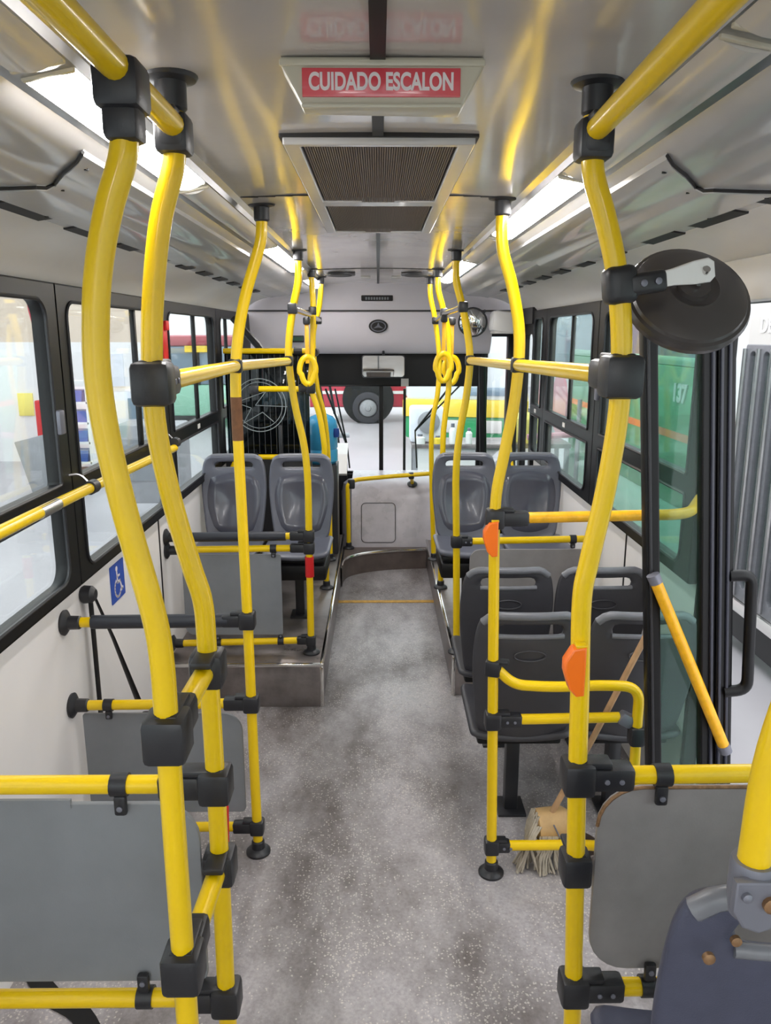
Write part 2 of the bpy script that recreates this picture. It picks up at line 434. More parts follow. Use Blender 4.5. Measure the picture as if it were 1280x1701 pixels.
for i, (y, ln) in enumerate([(1.64, .28), (2.05, .28), (2.46, .28), (3.02, .22), (3.45, .2), (3.88, .2), (4.3, .2), (4.72, .2), (5.14, .2), (5.56, .2)]):
    vent(1, 1.21, y, ln, ORD[i] + ' dark air vent slot along the right duct', 'air vents along the right duct')

# ceiling lights: diffusers between ceiling and duct
def lamp(s, y0, y1, lit, label):
    t = thing('ceiling_light', label, 'light', (s * .49, y0, 2.36), 'ceiling lights in two long rows')
    b = B(); n = 8; xs = [.449 + .079 * k / n for k in range(n + 1)]
    p = [(s * x, 2.3835 - (x - .449) * .2 - .010 * math.sin((x - .449) / .079 * PI)) for x in xs]
    b.extr(p + [(s * .528, 2.372), (s * .449, 2.388)], 'Y', y0, y1)
    b.obj('diffuser', 'tube' if lit else 'lens', t)
    for yy in (y0 - .006, y1 + .006):
        b = B(); b.box((s * .489, yy, 2.377), (.082, .012, .012), .004, Matrix.Rotation(s * .19, 3, 'Y')); b.obj('end_cap', 'beige', t)
lamp(-1, -1.9, -.5, True, 'lit ceiling light of the left row behind the camera position')
lamp(-1, -3.6, -2.2, True, 'rearmost lit ceiling light of the left row')
lamp(1, -1.9, -.5, True, 'lit ceiling light of the right row behind the camera position')
lamp(1, -3.6, -2.2, True, 'rearmost lit ceiling light of the right row')
lamp(-1, -.4, 1.22, False, 'unlit ceiling light diffuser at the top left corner of the photo')
lamp(-1, 1.27, 2.14, True, 'brightly lit ceiling light behind the two nearest left poles')
lamp(-1, 2.2, 3.55, False, 'unlit ceiling light diffuser on the left between two lit ones')
lamp(-1, 3.62, 4.85, True, 'lit ceiling light on the left above the far side seats')
lamp(-1, 4.92, 5.55, False, 'short unlit diffuser on the left near the front of the bus')
lamp(-1, 5.6, 6.5, True, 'farthest lit ceiling light of the left row')
lamp(1, -.4, 1.08, False, 'unlit ceiling light diffuser at the top right corner of the photo')
lamp(1, 1.13, 2.0, False, 'unlit diffuser on the right above the black mirror arm')
lamp(1, 2.06, 3.2, True, 'brightly lit ceiling light on the right beside the slim pole top')
lamp(1, 3.3, 4.2, False, 'unlit diffuser on the right between two lit ones')
lamp(1, 4.3, 5.85, True, 'lit ceiling light on the right near the front of the bus')
lamp(1, 5.92, 6.55, False, 'short unlit diffuser at the front end of the right row')

# ------------------------------------------------------------------ windows
def side_window(name, x, s, y0, y1, hy0, hy1, zmid=1.44, split=None, halves=True, gm='glass', latch=None, plate=True):
    t = thing(name, None, None, (x, (y0 + y1) / 2, 1.08), kind='structure')
    fx = x + s * -.012
    mt = frame((fx, 0, 0), (0, 1, 0), (0, 0, 1))
    holes = [rrect(hy0, hy1, zmid + .04, 2.115, (.012, .012, .065, .065)), rrect(hy0, hy1, 1.125, zmid - .035, (.065, .065, .012, .012))]
    B().plate([rrect(y0, y1, 1.075, 2.175, .001)] + holes, .05, mt, .006).obj('frame', 'rubber', t)
    # inner rubber lip round the opening
    lip = B()
    for h in holes:
        lip.tube([(fx - s * .026, a, b) for a, b in h] + [(fx - s * .026, h[0][0], h[0][1])], .007, 6)
    lip.obj('rubber_lip', 'black', t)
    B().bx(fx - .003, fx + .003, hy0 - .01, hy1 + .01, zmid - .01, 2.125).obj('pane', gm, t)
    B().bx(fx - .003, fx + .003, hy0 - .01, hy1 + .01, 1.115, zmid - .01).obj('pane', gm, t)
    if split:
        B().bx(fx - .012, fx + .012, split - .012, split + .012, zmid + .02, 2.12, .003).obj('slider_stile', 'rubber', t)
    if latch:
        B().box((fx - s * .034, latch, 1.70), (.022, .045, .085), .006).obj('latch', 'bracket', t)
    if plate: B().bx(fx - s * .026, fx - s * .0285, (hy0 + hy1) / 2 - .03, (hy0 + hy1) / 2 + .03, zmid - .012, zmid + .016).obj('label_plate', 'label', t)
side_window('window_1', XL, -1, 1.25, 2.79, 1.45, 2.69, split=2.0, latch=2.71, plate=False)
side_window('window_2', XL, -1, 2.79, 4.16, 2.87, 4.08, split=3.72, plate=False)
side_window('window_3', XL, -1, 4.16, 5.50, 4.24, 5.40, split=4.92)
side_window('window_4', XL, -1, 5.50, 6.95, 5.62, 6.55, split=5.95)
side_window('window_5', XR, 1, 2.78, 4.20, 2.88, 4.08, split=None, gm='glass_r', latch=4.13, plate=False)
side_window('window_6', XR, 1, 4.20, 5.52, 4.31, 5.42, split=4.85, gm='glass_r')
side_window('window_9', XL, -1, -.4, 1.25, -.3, 1.15, split=.5, plate=False)
side_window('window_10', XL, -1, -2.3, -.4, -2.2, -.5, split=-1.3, plate=False)
side_window('window_11', XL, -1, -4.5, -2.3, -4.3, -2.4, split=-3.3, plate=False)
side_window('window_12', XR, 1, -.4, 1.5, -.3, 1.40, split=.5, gm='glass_r', plate=False)
side_window('window_13', XR, 1, -2.3, -.4, -2.2, -.5, split=-1.3, gm='glass_r', plate=False)
side_window('window_14', XR, 1, -4.5, -2.3, -4.3, -2.4, split=-3.3, gm='glass_r', plate=False)
side_window('window_7', XR, 1, 5.52, 5.98, 5.62, 5.94, gm='glass_r')

# ------------------------------------------------------------------ bus front
# sloping header panel and dome
t = thing('wall_front', None, None, (0, 7.0, 1.8), kind='structure')
B().extr([(6.70, 2.415), (6.78, 2.36), (6.885, 2.205), (6.95, 2.25), (6.85, 2.45), (6.7, 2.45)], 'X', -1.12, 1.17).obj('dome', 'front', t)
B().extr([(6.895, 2.195), (6.93, 2.06), (6.985, 1.93), (7.06, 1.85), (7.10, 1.83), (7.24, 1.83), (7.24, 2.20)], 'X', -1.17, 1.0).obj('header_panel', 'front', t)
B().extr([(6.895, 2.195), (6.985, 1.98), (7.24, 1.98), (7.24, 2.20)], 'X', 1.0, 1.22).obj('header_corner', 'black', t)
B().bx(-1.17, 1.22, 6.884, 6.898, 2.192, 2.206).obj('seam', 'dark_slot', t)
B().bx(-1.2, -.30, 7.2, 7.35, 0, .80).obj('lower_panel', 'black', t)
B().bx(-.30, 1.25, 7.25, 7.35, 0, .70).obj('lower_panel', 'black', t)
t = thing('window_8', None, None, (0, 7.3, .7), kind='structure')
mt = frame((0, 7.32, 0), (1, 0, 0), (0, 0, 1))
B().plate([rrect(-1.22, 1.02, .62, 2.0, .02), rrect(-1.10, .93, .72, 1.86, .05)], .05, mt, .005).obj('frame', 'rubber', t)
B().bx(-1.11, .94, 7.317, 7.323, .71, 1.88).obj('pane', 'glass', t)
B().bx(.005, .045, 7.28, 7.33, .70, 1.86, .006).obj('divider', 'rubber', t)
B().tube([(.955, 7.29, 1.98), (1.0, 7.26, .70)], .035, 10).obj('pillar', 'rubber', t)
B().bx(1.15, 1.24, 6.95, 7.08, 0, 2.1, .01).obj('pillar', 'rubber', t)
b = B(); v = [b.bm.verts.new(q) for q in ((.98, 7.28, .7), (1.17, 7.04, .7), (1.17, 7.04, 1.98), (.98, 7.28, 1.98))]; b.bm.faces.new(v); b.obj('corner_pane', 'glass', t)
B().extr([(.97, 0), (1.24, 0), (1.24, .7), (.97, .7)], 'Y', 7.05, 7.3).obj('corner_panel', 'black', t)
# front door, closed, on the right wall
t = thing('door_2', None, None, (XR, 6.45, 0), kind='structure')
mt = frame((XR, 0, 0), (0, 1, 0), (0, 0, 1))
B().plate([rrect(5.98, 6.95, -.2, 2.10, .01), rrect(6.06, 6.42, .15, 2.0, .05), rrect(6.52, 6.88, .15, 2.0, .05)], .05, mt, .005).obj('frame', 'rubber', t)
B().bx(XR - .003, XR + .003, 6.03, 6.9, .1, 2.03).obj('pane', 'glass', t)
B().bx(XR - .05, XR + .05, 5.98, 7.05, 2.08, 2.2).obj('header', 'black', t)
tag(B().tube([(1.15, 6.85, 1.22), (1.12, 6.3, .82)], .016, 10).obj('door_handle', 'yellow', t))

# roller blind, rear view mirror, emblem, destination display
t = thing('sun_blind', 'wide black sun blind across the top of the windscreen', 'blind', (-.05, 7.24, 1.53))
B().bx(-1.08, .93, 7.255, 7.262, 1.535, 1.84).obj('cloth', 'rubber', t)
B().tube([(-1.08, 7.258, 1.535), (.93, 7.258, 1.535)], .008, 8).obj('bottom_bar', 'rubber', t)
t = thing('rear_view_mirror', 'wide rear view mirror hanging before the black sun blind', 'mirror', (.05, 7.0, 1.62))
mt = frame((.045, 7.0, 1.722), (1, 0, 0), (0, .12, 1))
B().plate([rrect(-.195, .195, -.1, .1, .03)], .025, mt, .006).obj('housing', 'black', t)
B().plate([rrect(-.186, .186, -.092, .092, .026)], .004, frame((.045, 6.984, 1.722), (1, 0, 0), (0, .12, 1))).obj('glass', 'mirror', t)
B().tube([(.045, 7.01, 1.80), (.045, 7.08, 1.87)], .012, 8).obj('arm', 'black', t)
b = B(); b.bx(.21, .28, 7.24, 7.247, 1.53, 1.60); tag(b.obj('paper_note', 'label'), 'small pale note under the rear view mirror on the windscreen', 'note')
t = thing('emblem', 'dark oval emblem in the middle of the white front panel', 'emblem', (0, 6.93, 2.02))
mt = frame((0, 6.918, 2.070), (1, 0, 0), (0, -.28, 1))
B().plate([oval(0, 0, .083, .058)], .012, mt, .003).obj('disc', 'dark_slot', t)
mt = frame((0, 6.910, 2.068), (1, 0, 0), (0, -.28, 1))
B().plate([oval(0, 0, .068, .047), oval(0, 0, .058, .039)], .004, mt).obj('ring', 'bracket', t)
st = []
for k in range(6):
    a = PI / 2 + k * PI / 3; r = (.05, .014)[k % 2]; st.append((r * math.cos(a), r * .7 * math.sin(a)))
B().plate([st], .004, mt).obj('star', 'bracket', t)
t = thing('display', 'small dark digital display above the front seam', 'display', (0, 6.82, 2.30))
mt = frame((-.01, 6.818, 2.303), (1, 0, 0), (0, -.56, 1))
B().plate([rrect(-.135, .135, -.026, .026, .008)], .012, mt, .002).obj('housing', 'dark_slot', t)
mt = frame((-.01, 6.811, 2.299), (1, 0, 0), (0, -.56, 1))
b = B()
for k in range(9): b.plate([rrect(-.10 + k * .023, -.085 + k * .023, -.012, .012, .002)], .002, mt)
b.obj('segments', 'panel', t)
for x, lb in ((-.27, 'left of the two oval ceiling speakers near the front'), (.27, 'right of the two oval ceiling speakers near the front')):
    t = thing('ceiling_speaker', lb, 'speaker', (x, 5.65, 2.40), 'oval ceiling speakers')
    B().plate([oval(x, 5.65, .11, .16)], .012, frame((0, 0, 2.410), (1, 0, 0), (0, 1, 0)), .003).obj('rim', 'black', t)
    B().plate([oval(x, 5.65, .085, .13)], .004, frame((0, 0, 2.402), (1, 0, 0), (0, 1, 0))).obj('grille', 'dark_slot', t)
for x, lb in ((-.13, 'left of two small pale labels on the ceiling by the strip'), (.1, 'right of two small pale labels on the ceiling by the strip')):
    tag(B().bx(x, x + .07, 5.95, 6.1, 2.413, 2.417).obj('ceiling_label', 'label'), lb, 'label')
t = thing('side_display', 'small dark sign with green tint at left of the front panel', 'sign', (-.72, 6.9, 1.95))
B().box((-.715, 6.965, 1.965), (.125, .03, .065), .006, Matrix.Rotation(-.4, 3, 'X')).obj('housing', 'dark_slot', t)
B().box((-.715, 6.948, 1.960), (.10, .006, .035), 0, Matrix.Rotation(-.4, 3, 'X')).obj('face', mat('dim_green_face', (38, 70, 52), .3), t)
# white pod and convex mirror at the right front corner
t = thing('front_pod', 'white plastic speaker pod below the right duct by the front door', 'pod', (1.0, 6.45, 2.02))
B().box((1.02, 6.5, 2.10), (.20, .22, .17), .035, Matrix.Rotation(.1, 3, 'Y')).obj('body', 'white', t)
B().box((1.05, 6.52, 2.015), (.22, .24, .02), .006).obj('base', 'label', t)
t = thing('convex_mirror', 'round convex mirror at the right front corner of the bus', 'mirror', (.8, 6.72, 2.0))
B().lathe((.80, 6.72, 2.10), (-.15, -1, -.1), [(.115, -.02), (.125, 0), (.118, .01)]).obj('rim', 'black', t)
B().lathe((.80, 6.72, 2.10), (-.15, -1, -.1), [(.112, .008), (.09, .022), (.05, .032), (0, .036)]).obj('glass', 'mirror', t)
B().tube([(.82, 6.76, 2.10), (.92, 6.86, 2.2)], .012, 8).obj('arm', 'black', t)

# front console, curved step
c = B()
c.extr([(6.56, .12), (6.60, .30), (6.66, .55), (6.72, .66), (6.82, .715), (7.24, .74), (7.24, .0), (6.56, .0)], 'X', -.24, .98)
t = thing('front_console', 'grey dashboard console below the windscreen with a round cornered hatch', 'console', (.3, 6.6, 0))
c.obj('body', 'console', t)
B().lathe((-.24, 6.93, 0), (0, 0, 1), [(.10, 0), (.10, .6), (.08, .68), (.04, .71)], 24).obj('rounded_end', 'console', t)
mt = frame((0, 6.618, .40), (1, 0, 0), (0, .2, 1))
h0, h1 = rrect(-.155, .15, -.20, .155, .04), rrect(-.150, .145, -.195, .150, .036)
B().plate([h0, h1], .006, mt).obj('hatch_seam', 'dark_slot', t)
B().plate([rrect(-.147, .142, -.192, .147, .035)], .004, mt).obj('hatch', 'console', t)
t = thing('front_step', 'dark curved step edged with steel at the front of the aisle', 'step', (.1, 6.4, 0))
arc = [(-.298, 5.97), (-.29, 6.12), (-.25, 6.24), (-.14, 6.34), (.02, 6.41), (.2, 6.45), (.415, 6.47)]
arc = [(p.x, p.y) for p in smooth([(a, b, 0) for a, b in arc], 5)]
b = B(); lo = [b.bm.verts.new((x, y, 0)) for x, y in arc + [(.415, 6.555), (-.298, 6.555)]]; hi = [b.bm.verts.new((x, y, .17)) for x, y in arc + [(.415, 6.555), (-.298, 6.555)]]
n = len(lo)
for i in range(n): b.bm.faces.new((lo[i], lo[(i + 1) % n], hi[(i + 1) % n], hi[i]))
b.bm.faces.new(hi); b.bm.faces.new(lo[::-1]); b.obj('riser', 'front_floor', t)
B().tube([(x, y - .002, .172) for x, y in arc], .012, 8).obj('edge', 'chrome', t)

# driver's corner
t = thing('driver_dashboard', 'dark driver dashboard in the left front corner', 'dashboard', (-.7, 6.9, 0))
B().extr([(6.75, .0), (6.75, .75), (6.85, .92), (7.05, 1.0), (7.19, .98), (7.19, 0)], 'X', -1.12, -.38).obj('body', 'black', t)
B().extr([(6.72, .80), (6.84, .955), (7.1, 1.02), (7.1, 1.0), (6.84, .93), (6.74, .78)], 'X', -.52, -.28).obj('white_cover', 'white', t)
t = thing('steering_wheel', 'black steering wheel behind the smoked partition glass', 'steering wheel', (-.75, 6.55, .95))
ax = Vector((0, -.55, .83)).normalized(); ex = Vector((1, 0, 0)); ey = ax.cross(ex)
cw = Vector((-.78, 6.5, 1.0))
B().tube([cw + (ex * math.cos(a) + ey * math.sin(a)) * .21 for a in [2 * PI * k / 40 for k in range(41)]], .014, 8).obj('rim', 'rubber', t)
for a in (0, 2.2, 4.1): B().tube([cw, cw + (ex * math.cos(a) + ey * math.sin(a)) * .2], .012, 6).obj('spoke', 'rubber', t)
B().tube([cw, cw - ax * .3], .03, 8).obj('column', 'rubber', t)
t = thing('driver_chair', 'black driver chair with headrest behind the smoked partition', 'seat', (-.78, 5.95, .0))
B().box((-.82, 5.92, 1.02), (.46, .1, .62), .05, Matrix.Rotation(-.1, 3, 'X')).obj('backrest', 'foam', t)
B().box((-.82, 5.90, 1.40), (.26, .08, .16), .035).obj('headrest', 'foam', t)
B().box((-.82, 6.15, .68), (.48, .46, .12), .05).obj('cushion', 'foam', t)
B().bx(-.95, -.6, 6.0, 6.35, .25, .62, .02).obj('pedestal', 'black', t)
t = thing('partition', 'smoked glass driver partition with an etched circle', 'partition', (-.75, 5.62, .8))
B().bx(-1.10, -.50, 5.618, 5.626, 1.12, 1.90, .003).obj('pane', 'smoked', t)
B().bx(-1.12, -.49, 5.60, 5.64, .25, 1.12, .006).obj('board', 'black', t)
e = B(); cx, cz, R0 = -.86, 1.50, .19
e.tube([(cx + R0 * math.cos(2 * PI * k / 48), 5.614, cz + R0 * math.sin(2 * PI * k / 48)) for k in range(49)], .0035, 5)
e.tube([(cx + .165 * math.cos(2 * PI * k / 48), 5.614, cz + .165 * math.sin(2 * PI * k / 48)) for k in range(49)], .0025, 5)
for p, q in (((-.17, .02), (.05, .10)), ((.05, .10), (-.03, 0)), ((-.03, 0), (.2, -.01)), ((-.17, .02), (-.06, -.02)), ((-.06, -.02), (-.12, -.13)), ((-.12, -.13), (.02, -.05)), ((.02, -.05), (.10, -.12))):
    e.tube([(cx + p[0], 5.614, cz + p[1]), (cx + q[0], 5.614, cz + q[1])], .0028, 5)
e.obj('etched_logo', 'etch', t)
e = B()
for k in range(14): e.bx(-1.08 + k * .042, -1.0788 + k * .042, 5.613, 5.616, 1.15, 1.86)
e.obj('vertical_lines', 'panel', t)  # thin grey vertical streaks laid in front of the pane
t = thing('partition_rail', 'bent yellow rail across the bottom of the smoked partition', 'rail', (-.75, 5.5, 1.0))
B().tube(fillet([(-1.10, 5.5, .95), (-1.02, 5.5, 1.14), (-.52, 5.5, 1.14), (-.50, 5.5, .9)], .07), R_TUBE).obj('tube', 'yellow', t)
B().box((-.88, 5.5, 1.14), (.035, .05, .05), .008).obj('clamp', 'black', t)
B().box((-.70, 5.51, 1.2), (.03, .04, .34), .008).obj('bracket', 'black', t)
t = thing('black_bar', 'slanted black bar running down from the left front corner', 'bar', (-.9, 5.9, 1.9))
B().tube([(-1.08, 5.9, 2.12), (-.9, 5.9, 1.92), (-.76, 5.85, 1.74)], [.025, .028, .012], 8).obj('rod', 'rubber', t)
t = thing('water_jug', 'blue plastic water jug standing near the driver corner', 'jug', (-.45, 6.2, .98))
B().lathe((-.455, 6.2, .985), (0, 0, 1), [(.11, 0), (.125, .02), (.125, .10), (.118, .115), (.125, .13), (.125, .30), (.118, .34), (.09, .375), (.05, .39), (.032, .40), (.03, .42)], 28).obj('body', 'jug', t)
B().lathe((-.345, 6.15, 1.20), (0, 0, 1), [(.03, 0), (.034, .03), (.03, .07)], 16).obj('cap', 'navy', t)
tag(B().bx(-.56, -.33, 6.06, 6.32, .25, .985, .01).obj('jug_stand', 'black'), 'black stand under the blue water jug', 'stand')
t = thing('black_loop', 'curved black hose arching over the blue jug', 'hose', (-.55, 6.0, 1.3))
B().tube(smooth([(-.66, 5.9, 1.05), (-.655, 5.9, 1.45), (-.60, 5.9, 1.56), (-.52, 5.95, 1.55), (-.46, 6.0, 1.45), (-.45, 6.02, 1.36)], 5), .014, 8).obj('hose', 'rubber', t)

# ------------------------------------------------------------------ seat platforms over the front wheels
def platform(name, label, xa, xb, y0, y1, edge):
    t = thing(name, label, 'platform', ((xa + xb) / 2, y0, 0))
    B().bx(xa, xb, y0, y1, .0, .25, .004).obj('body', 'steel', t)
    B().bx(edge - .011, edge + .011, y0 - .004, y1, .238, .256, .004).obj('edge_trim', 'chrome', t)
    B().bx(min(xa, xb), max(xa, xb), y0 - .008, y0 + .012, .238, .256, .004).obj('front_trim', 'chrome', t)
    B().bx(edge - .011, edge + .011, y0 - .006, y0 + .012, 0, .24, .004).obj('corner_trim', 'chrome', t)
platform('wheel_platform', 'scuffed steel wheel platform under the left pair of grey seats', XL + .002, -.31, 3.90, 6.7, -.312)
platform('wheel_platform', 'scuffed steel wheel platform under the right pair of grey seats', .42, XR, 4.03, 6.5, .42)

# ------------------------------------------------------------------ seats
def back_y(u, v): return -.085 * v + .026 * u * u - .02 * math.sin(v * PI)
def back_hw(z0):
    v = (z0 - .44) / .545
    hw = .168 + .042 * min(1, max(0, v) / .55) ** .7
    if v > .75: hw -= .018 * (v - .75) / .25
    top = .985; r = .055
    if z0 > top - r: hw -= r * (1 - math.sqrt(max(0, 1 - ((z0 - top + r) / r) ** 2)))
    bot = .44
    if z0 < bot + r: hw -= r * (1 - math.sqrt(max(0, 1 - ((bot + r - z0) / r) ** 2)))
    return hw
def make_seat(shell, pad, edge, depth=.44):
    t = bpy.data.objects.new('passenger_seat', None); COL.objects.link(t); WPOS[t.name] = Vector((0, 0, 0))
    us = [-1, -.94, -.82, -.62, -.4, -.2, 0, .2, .4, .62, .82, .94, 1]
    vs = [0, .02, .05, .1, .2, .32, .45, .58, .70, .80, .855, .93, .965, .985, 1]
    b = B(); V = []
    for v in vs:
        z = .44 + .545 * v; V.append([b.bm.verts.new((u * back_hw(z), back_y(u, v), z)) for u in us])
    for i in range(len(vs) - 1):
        for j in range(len(us) - 1):
            if vs[i] == .855 and 3 <= j < 9: continue
            b.bm.faces.new((V[i][j], V[i][j + 1], V[i + 1][j + 1], V[i + 1][j]))
    o = b.obj('backrest', shell, t, sharp=80)
    m = o.modifiers.new('thick', 'SOLIDIFY'); m.thickness = .026; m.offset = 0
    m = o.modifiers.new('sub', 'SUBSURF'); m.levels = 1; m.render_levels = 1
    # smooth inset panel on the front
    b = B(); n = 12; V = []
    for i in range(n + 1):
        row = []
        for j in range(n + 1):
            s_, t_ = -1 + 2 * j / n, -1 + 2 * i / n
            a = s_ * math.sqrt(1 - .30 * t_ * t_); c_ = t_ * math.sqrt(1 - .30 * s_ * s_)
            v = .44 + .37 * c_; u = a * .86 * (1.0 if v > .4 else .9 + .1 * v / .4)
            rim = max(abs(s_), abs(t_))
            row.append(b.bm.verts.new((u * back_hw(.44 + .545 * v), back_y(u, v) + (.030 if rim < .99 else .012) - .012 * (1 - rim), .44 + .545 * v)))
        V.append(row)
    for i in range(n):
        for j in range(n): b.bm.faces.new((V[i][j], V[i][j + 1], V[i + 1][j + 1], V[i + 1][j]))
    o = b.obj('inset_panel', pad, t, sharp=60)
    # raised grip along the top edge
    pts = [(u * .178, back_y(u, .96) - .012, .984 - .030 * max(0, (abs(u) - .7) / .3) ** 2) for u in [-1 + k / 8 for k in range(17)]]
    B().tube(pts, .016, 8).obj('grip', edge, t, sharp=60)
    pts = [(u * .125, back_y(u * .6, .85) - .010, .902) for u in [-1 + k / 6 for k in range(13)]]
    B().tube(pts, .010, 8).obj('slot_lip', edge, t, sharp=60)
    ring = [(.058 * math.cos(2 * PI * k / 28), back_y(0, .72) - .0145, .825 + .020 * math.sin(2 * PI * k / 28)) for k in range(29)]
    B().tube(ring, .0035, 5).obj('oval_badge', shell, t)
    # cushion
    b = B(); us2 = [-1 + k / 5 for k in range(11)]; ys = [-.02, .0, .03, .10 * depth / .44, .20 * depth / .44, .30 * depth / .44, .38 * depth / .44, .42 * depth / .44, depth]; V = []
    for i, y in enumerate(ys):
        hw = .205 - (.03 if i in (0, 8) else .01 if i == 7 else 0)
        V.append([b.bm.verts.new((u * hw, y, .455 + .022 * u * u + (.012 * (y / .44)) - (.025 if i == 8 else .006 if i == 7 else 0))) for u in us2])
    for i in range(len(ys) - 1):
        for j in range(10): b.bm.faces.new((V[i][j], V[i][j + 1], V[i + 1][j + 1], V[i + 1][j]))
    o = b.obj('cushion', shell, t, sharp=80)
    m = o.modifiers.new('thick', 'SOLIDIFY'); m.thickness = .03; m.offset = -1
    m = o.modifiers.new('sub', 'SUBSURF'); m.levels = 1; m.render_levels = 1
    b = B(); b.bx(-.17, .17, .04, depth - .05, .385, .432, .012); b.obj('under_frame', 'rubber', t)
    b = B(); b.bx(-.028, .028, .16, .22, .0, .39, .006); b.obj('leg', 'black', t)
    b = B(); b.bx(-.06, .06, .12, .26, .0, .012, .003); b.obj('foot_plate', 'black', t)
    return t
proto_front = make_seat('seat', 'seat_pad', 'seat_edge')
B().bx(-.185, .185, .03, .43, .30, .40, .02).obj('under_box', 'rubber', proto_front)
proto_dark = make_seat('seat_dark', 'seat_dark', 'seat_edge')
proto_blue = make_seat('blue_seat', 'blue_seat', 'seat_edge', .27)
used = set()
def seat(proto, x, y, z, rz, label, group):
    o = proto if proto.name not in used else copy_tree(proto)
    used.add(o.name); o.location = (x, y, z); o.rotation_euler = (0, 0, rz)
    tag(o, label, 'seat', group); return o
G1 = 'grey plastic seats facing the rear'; G2 = 'dark plastic seats seen from behind'
seat(proto_front, -.935, 4.86, .25, PI, 'grey plastic seat by the left window, back to the driver partition', G1)
seat(proto_front, -.500, 4.86, .25, PI, 'grey plastic seat on the left platform beside the aisle', G1)
seat(proto_front, .560, 4.90, .25, PI, 'grey plastic seat on the right platform beside the aisle', G1)
seat(proto_front, .985, 4.90, .25, PI, 'grey plastic seat by the right window on the steel platform', G1)
seat(proto_dark, .565, 2.775, 0, 0, 'dark seat back beside the aisle, directly in front of the mop barrier', G2)
seat(proto_dark, .995, 2.775, 0, 0, 'dark seat back partly hidden behind the folded door leaf', G2)
seat(proto_dark, .575, 3.34, 0, 0, 'dark aisle seat back in the second row before the right platform', G2)
seat(proto_dark, 1.000, 3.34, 0, 0, 'dark window seat back in the second row before the right platform', G2)
seat(proto_blue, .590, .935, .31, 0, 'navy grey seat in the bottom right corner holding a pole bracket', G2)

# ------------------------------------------------------------------ poles and clamps
def ceiling_flange(t, x, y, z=2.42, m='black'):
    B().lathe((x, y, z), (0, 0, -1), [(.044, 0), (.046, .006), (.042, .012), (.026, .016), (.0255, .055), (.021, .060)], 24).obj('ceiling_flange', m, t)
def floor_flange(t, x, y, z=0.):
    B().lathe((x, y, z), (0, 0, 1), [(.048, 0), (.048, .008), (.040, .016), (.026, .022), (.025, .05), (.021, .055)], 24).obj('floor_flange', 'black', t)
def clamp(t, p, pole_d, bar_d, arm=.085, k=1., screws=True, name='clamp'):
    """moulded T joint: collar round the pole, socket along the bar"""
    p = Vector(p); z = Vector(pole_d).normalized(); x = Vector(bar_d); x = (x - z * x.dot(z)).normalized(); y = z.cross(x)
    m3 = Matrix((x, y, z)).transposed()
    b = B()
    b.box(p, (.054 * k, .054 * k, .060 * k), .009 * k, m3, 2)
    b.box(p + x * (arm / 2 + .01) * k, (arm * k, .042 * k, .044 * k), .009 * k, m3, 2)
    b.box(p + x * .02 * k + z * .026 * k, (.07 * k, .034 * k, .012 * k), .004 * k, m3, 2)
    o = b.obj(name, 'black', t)
    if screws:
        for d in (.045, .070):
            c = p + x * d * k - y * .0225 * k
            B().lathe(c + y * .002, -y, [(.0055, 0), (.0055, .003), (.003, .004)], 10).obj('screw', 'bracket', o)
    return o
def pole(label, pts, base_z=None, ceil=True, group='bent yellow poles along the aisle', foot=True, m='yellow', r=R_TUBE):
    x0, y0, z0 = pts[-1]
    t = thing('grab_pole', label, 'pole', (x0, y0, z0), group)
    B().tube(smooth(pts, 6), r, 18).obj('tube', m, t)
    if ceil: ceiling_flange(t, pts[0][0], pts[0][1])
    if foot: floor_flange(t, x0, y0, z0)
    return t
Y = 1.12
pA = pole('nearest left yellow pole, bowed toward the window', [(-.338, Y, 2.325), (-.338, Y, 2.285), (-.342, Y, 2.235), (-.366, Y, 2.17), (-.385, Y, 2.10), (-.396, Y, 2.03), (-.401, Y, 1.945), (-.393, Y, 1.842), (-.372, Y, 1.715), (-.346, Y, 1.585), (-.338, Y, 1.51), (-.337, Y, 1.40), (-.337, Y, 1.12), (-.337, Y, .80), (-.337, Y, .31)], ceil=False)
Y = 1.40
pB = pole('second left yellow pole, joined to the nearest one by two short rails', [(-.342, Y, 2.41), (-.342, Y, 2.33), (-.344, Y, 2.28), (-.370, Y, 2.196), (-.387, Y, 2.107), (-.400, Y, 1.995), (-.404, Y, 1.85), (-.383, Y, 1.702), (-.354, Y, 1.574), (-.336, Y, 1.50), (-.333, Y, 1.40), (-.331, Y, 1.18), (-.331, Y, .906), (-.333, Y, .54), (-.333, Y, 0)])
Y = 1.42
pC = pole('nearest right yellow pole carrying the round black mirror', [(.370, Y, 2.41), (.367, Y, 2.33), (.371, Y, 2.268), (.395, Y, 2.20), (.421, Y, 2.109), (.438, Y, 1.995), (.442, Y, 1.866), (.428, Y, 1.719), (.405, Y, 1.577), (.395, Y, 1.492), (.402, Y, 1.30), (.408, Y, 1.10), (.416, Y, .885), (.430, Y, .513), (.440, Y, 0)])
Y = 2.55
pD = pole('yellow pole beside the mop barrier on the right', [(.388, Y, 2.41), (.387, Y, 2.32), (.395, Y, 2.25), (.429, Y, 2.14), (.456, Y, 1.99), (.449, Y, 1.80), (.418, Y, 1.60), (.396, Y, 1.434), (.401, Y, 1.089), (.412, Y, .628), (.423, Y, .13), (.425, Y, 0)])
Y = 2.68
pE = pole('yellow pole of the left padded wheelchair barrier with a brown worn band', [(-.381, Y, 2.41), (-.384, Y, 2.32), (-.399, Y, 2.26), (-.443, Y, 2.13), (-.475, Y, 1.99), (-.490, Y, 1.83), (-.489, Y, 1.58), (-.486, Y, 1.27), (-.483, Y, .93), (-.482, Y, .44), (-.479, Y, 0)])
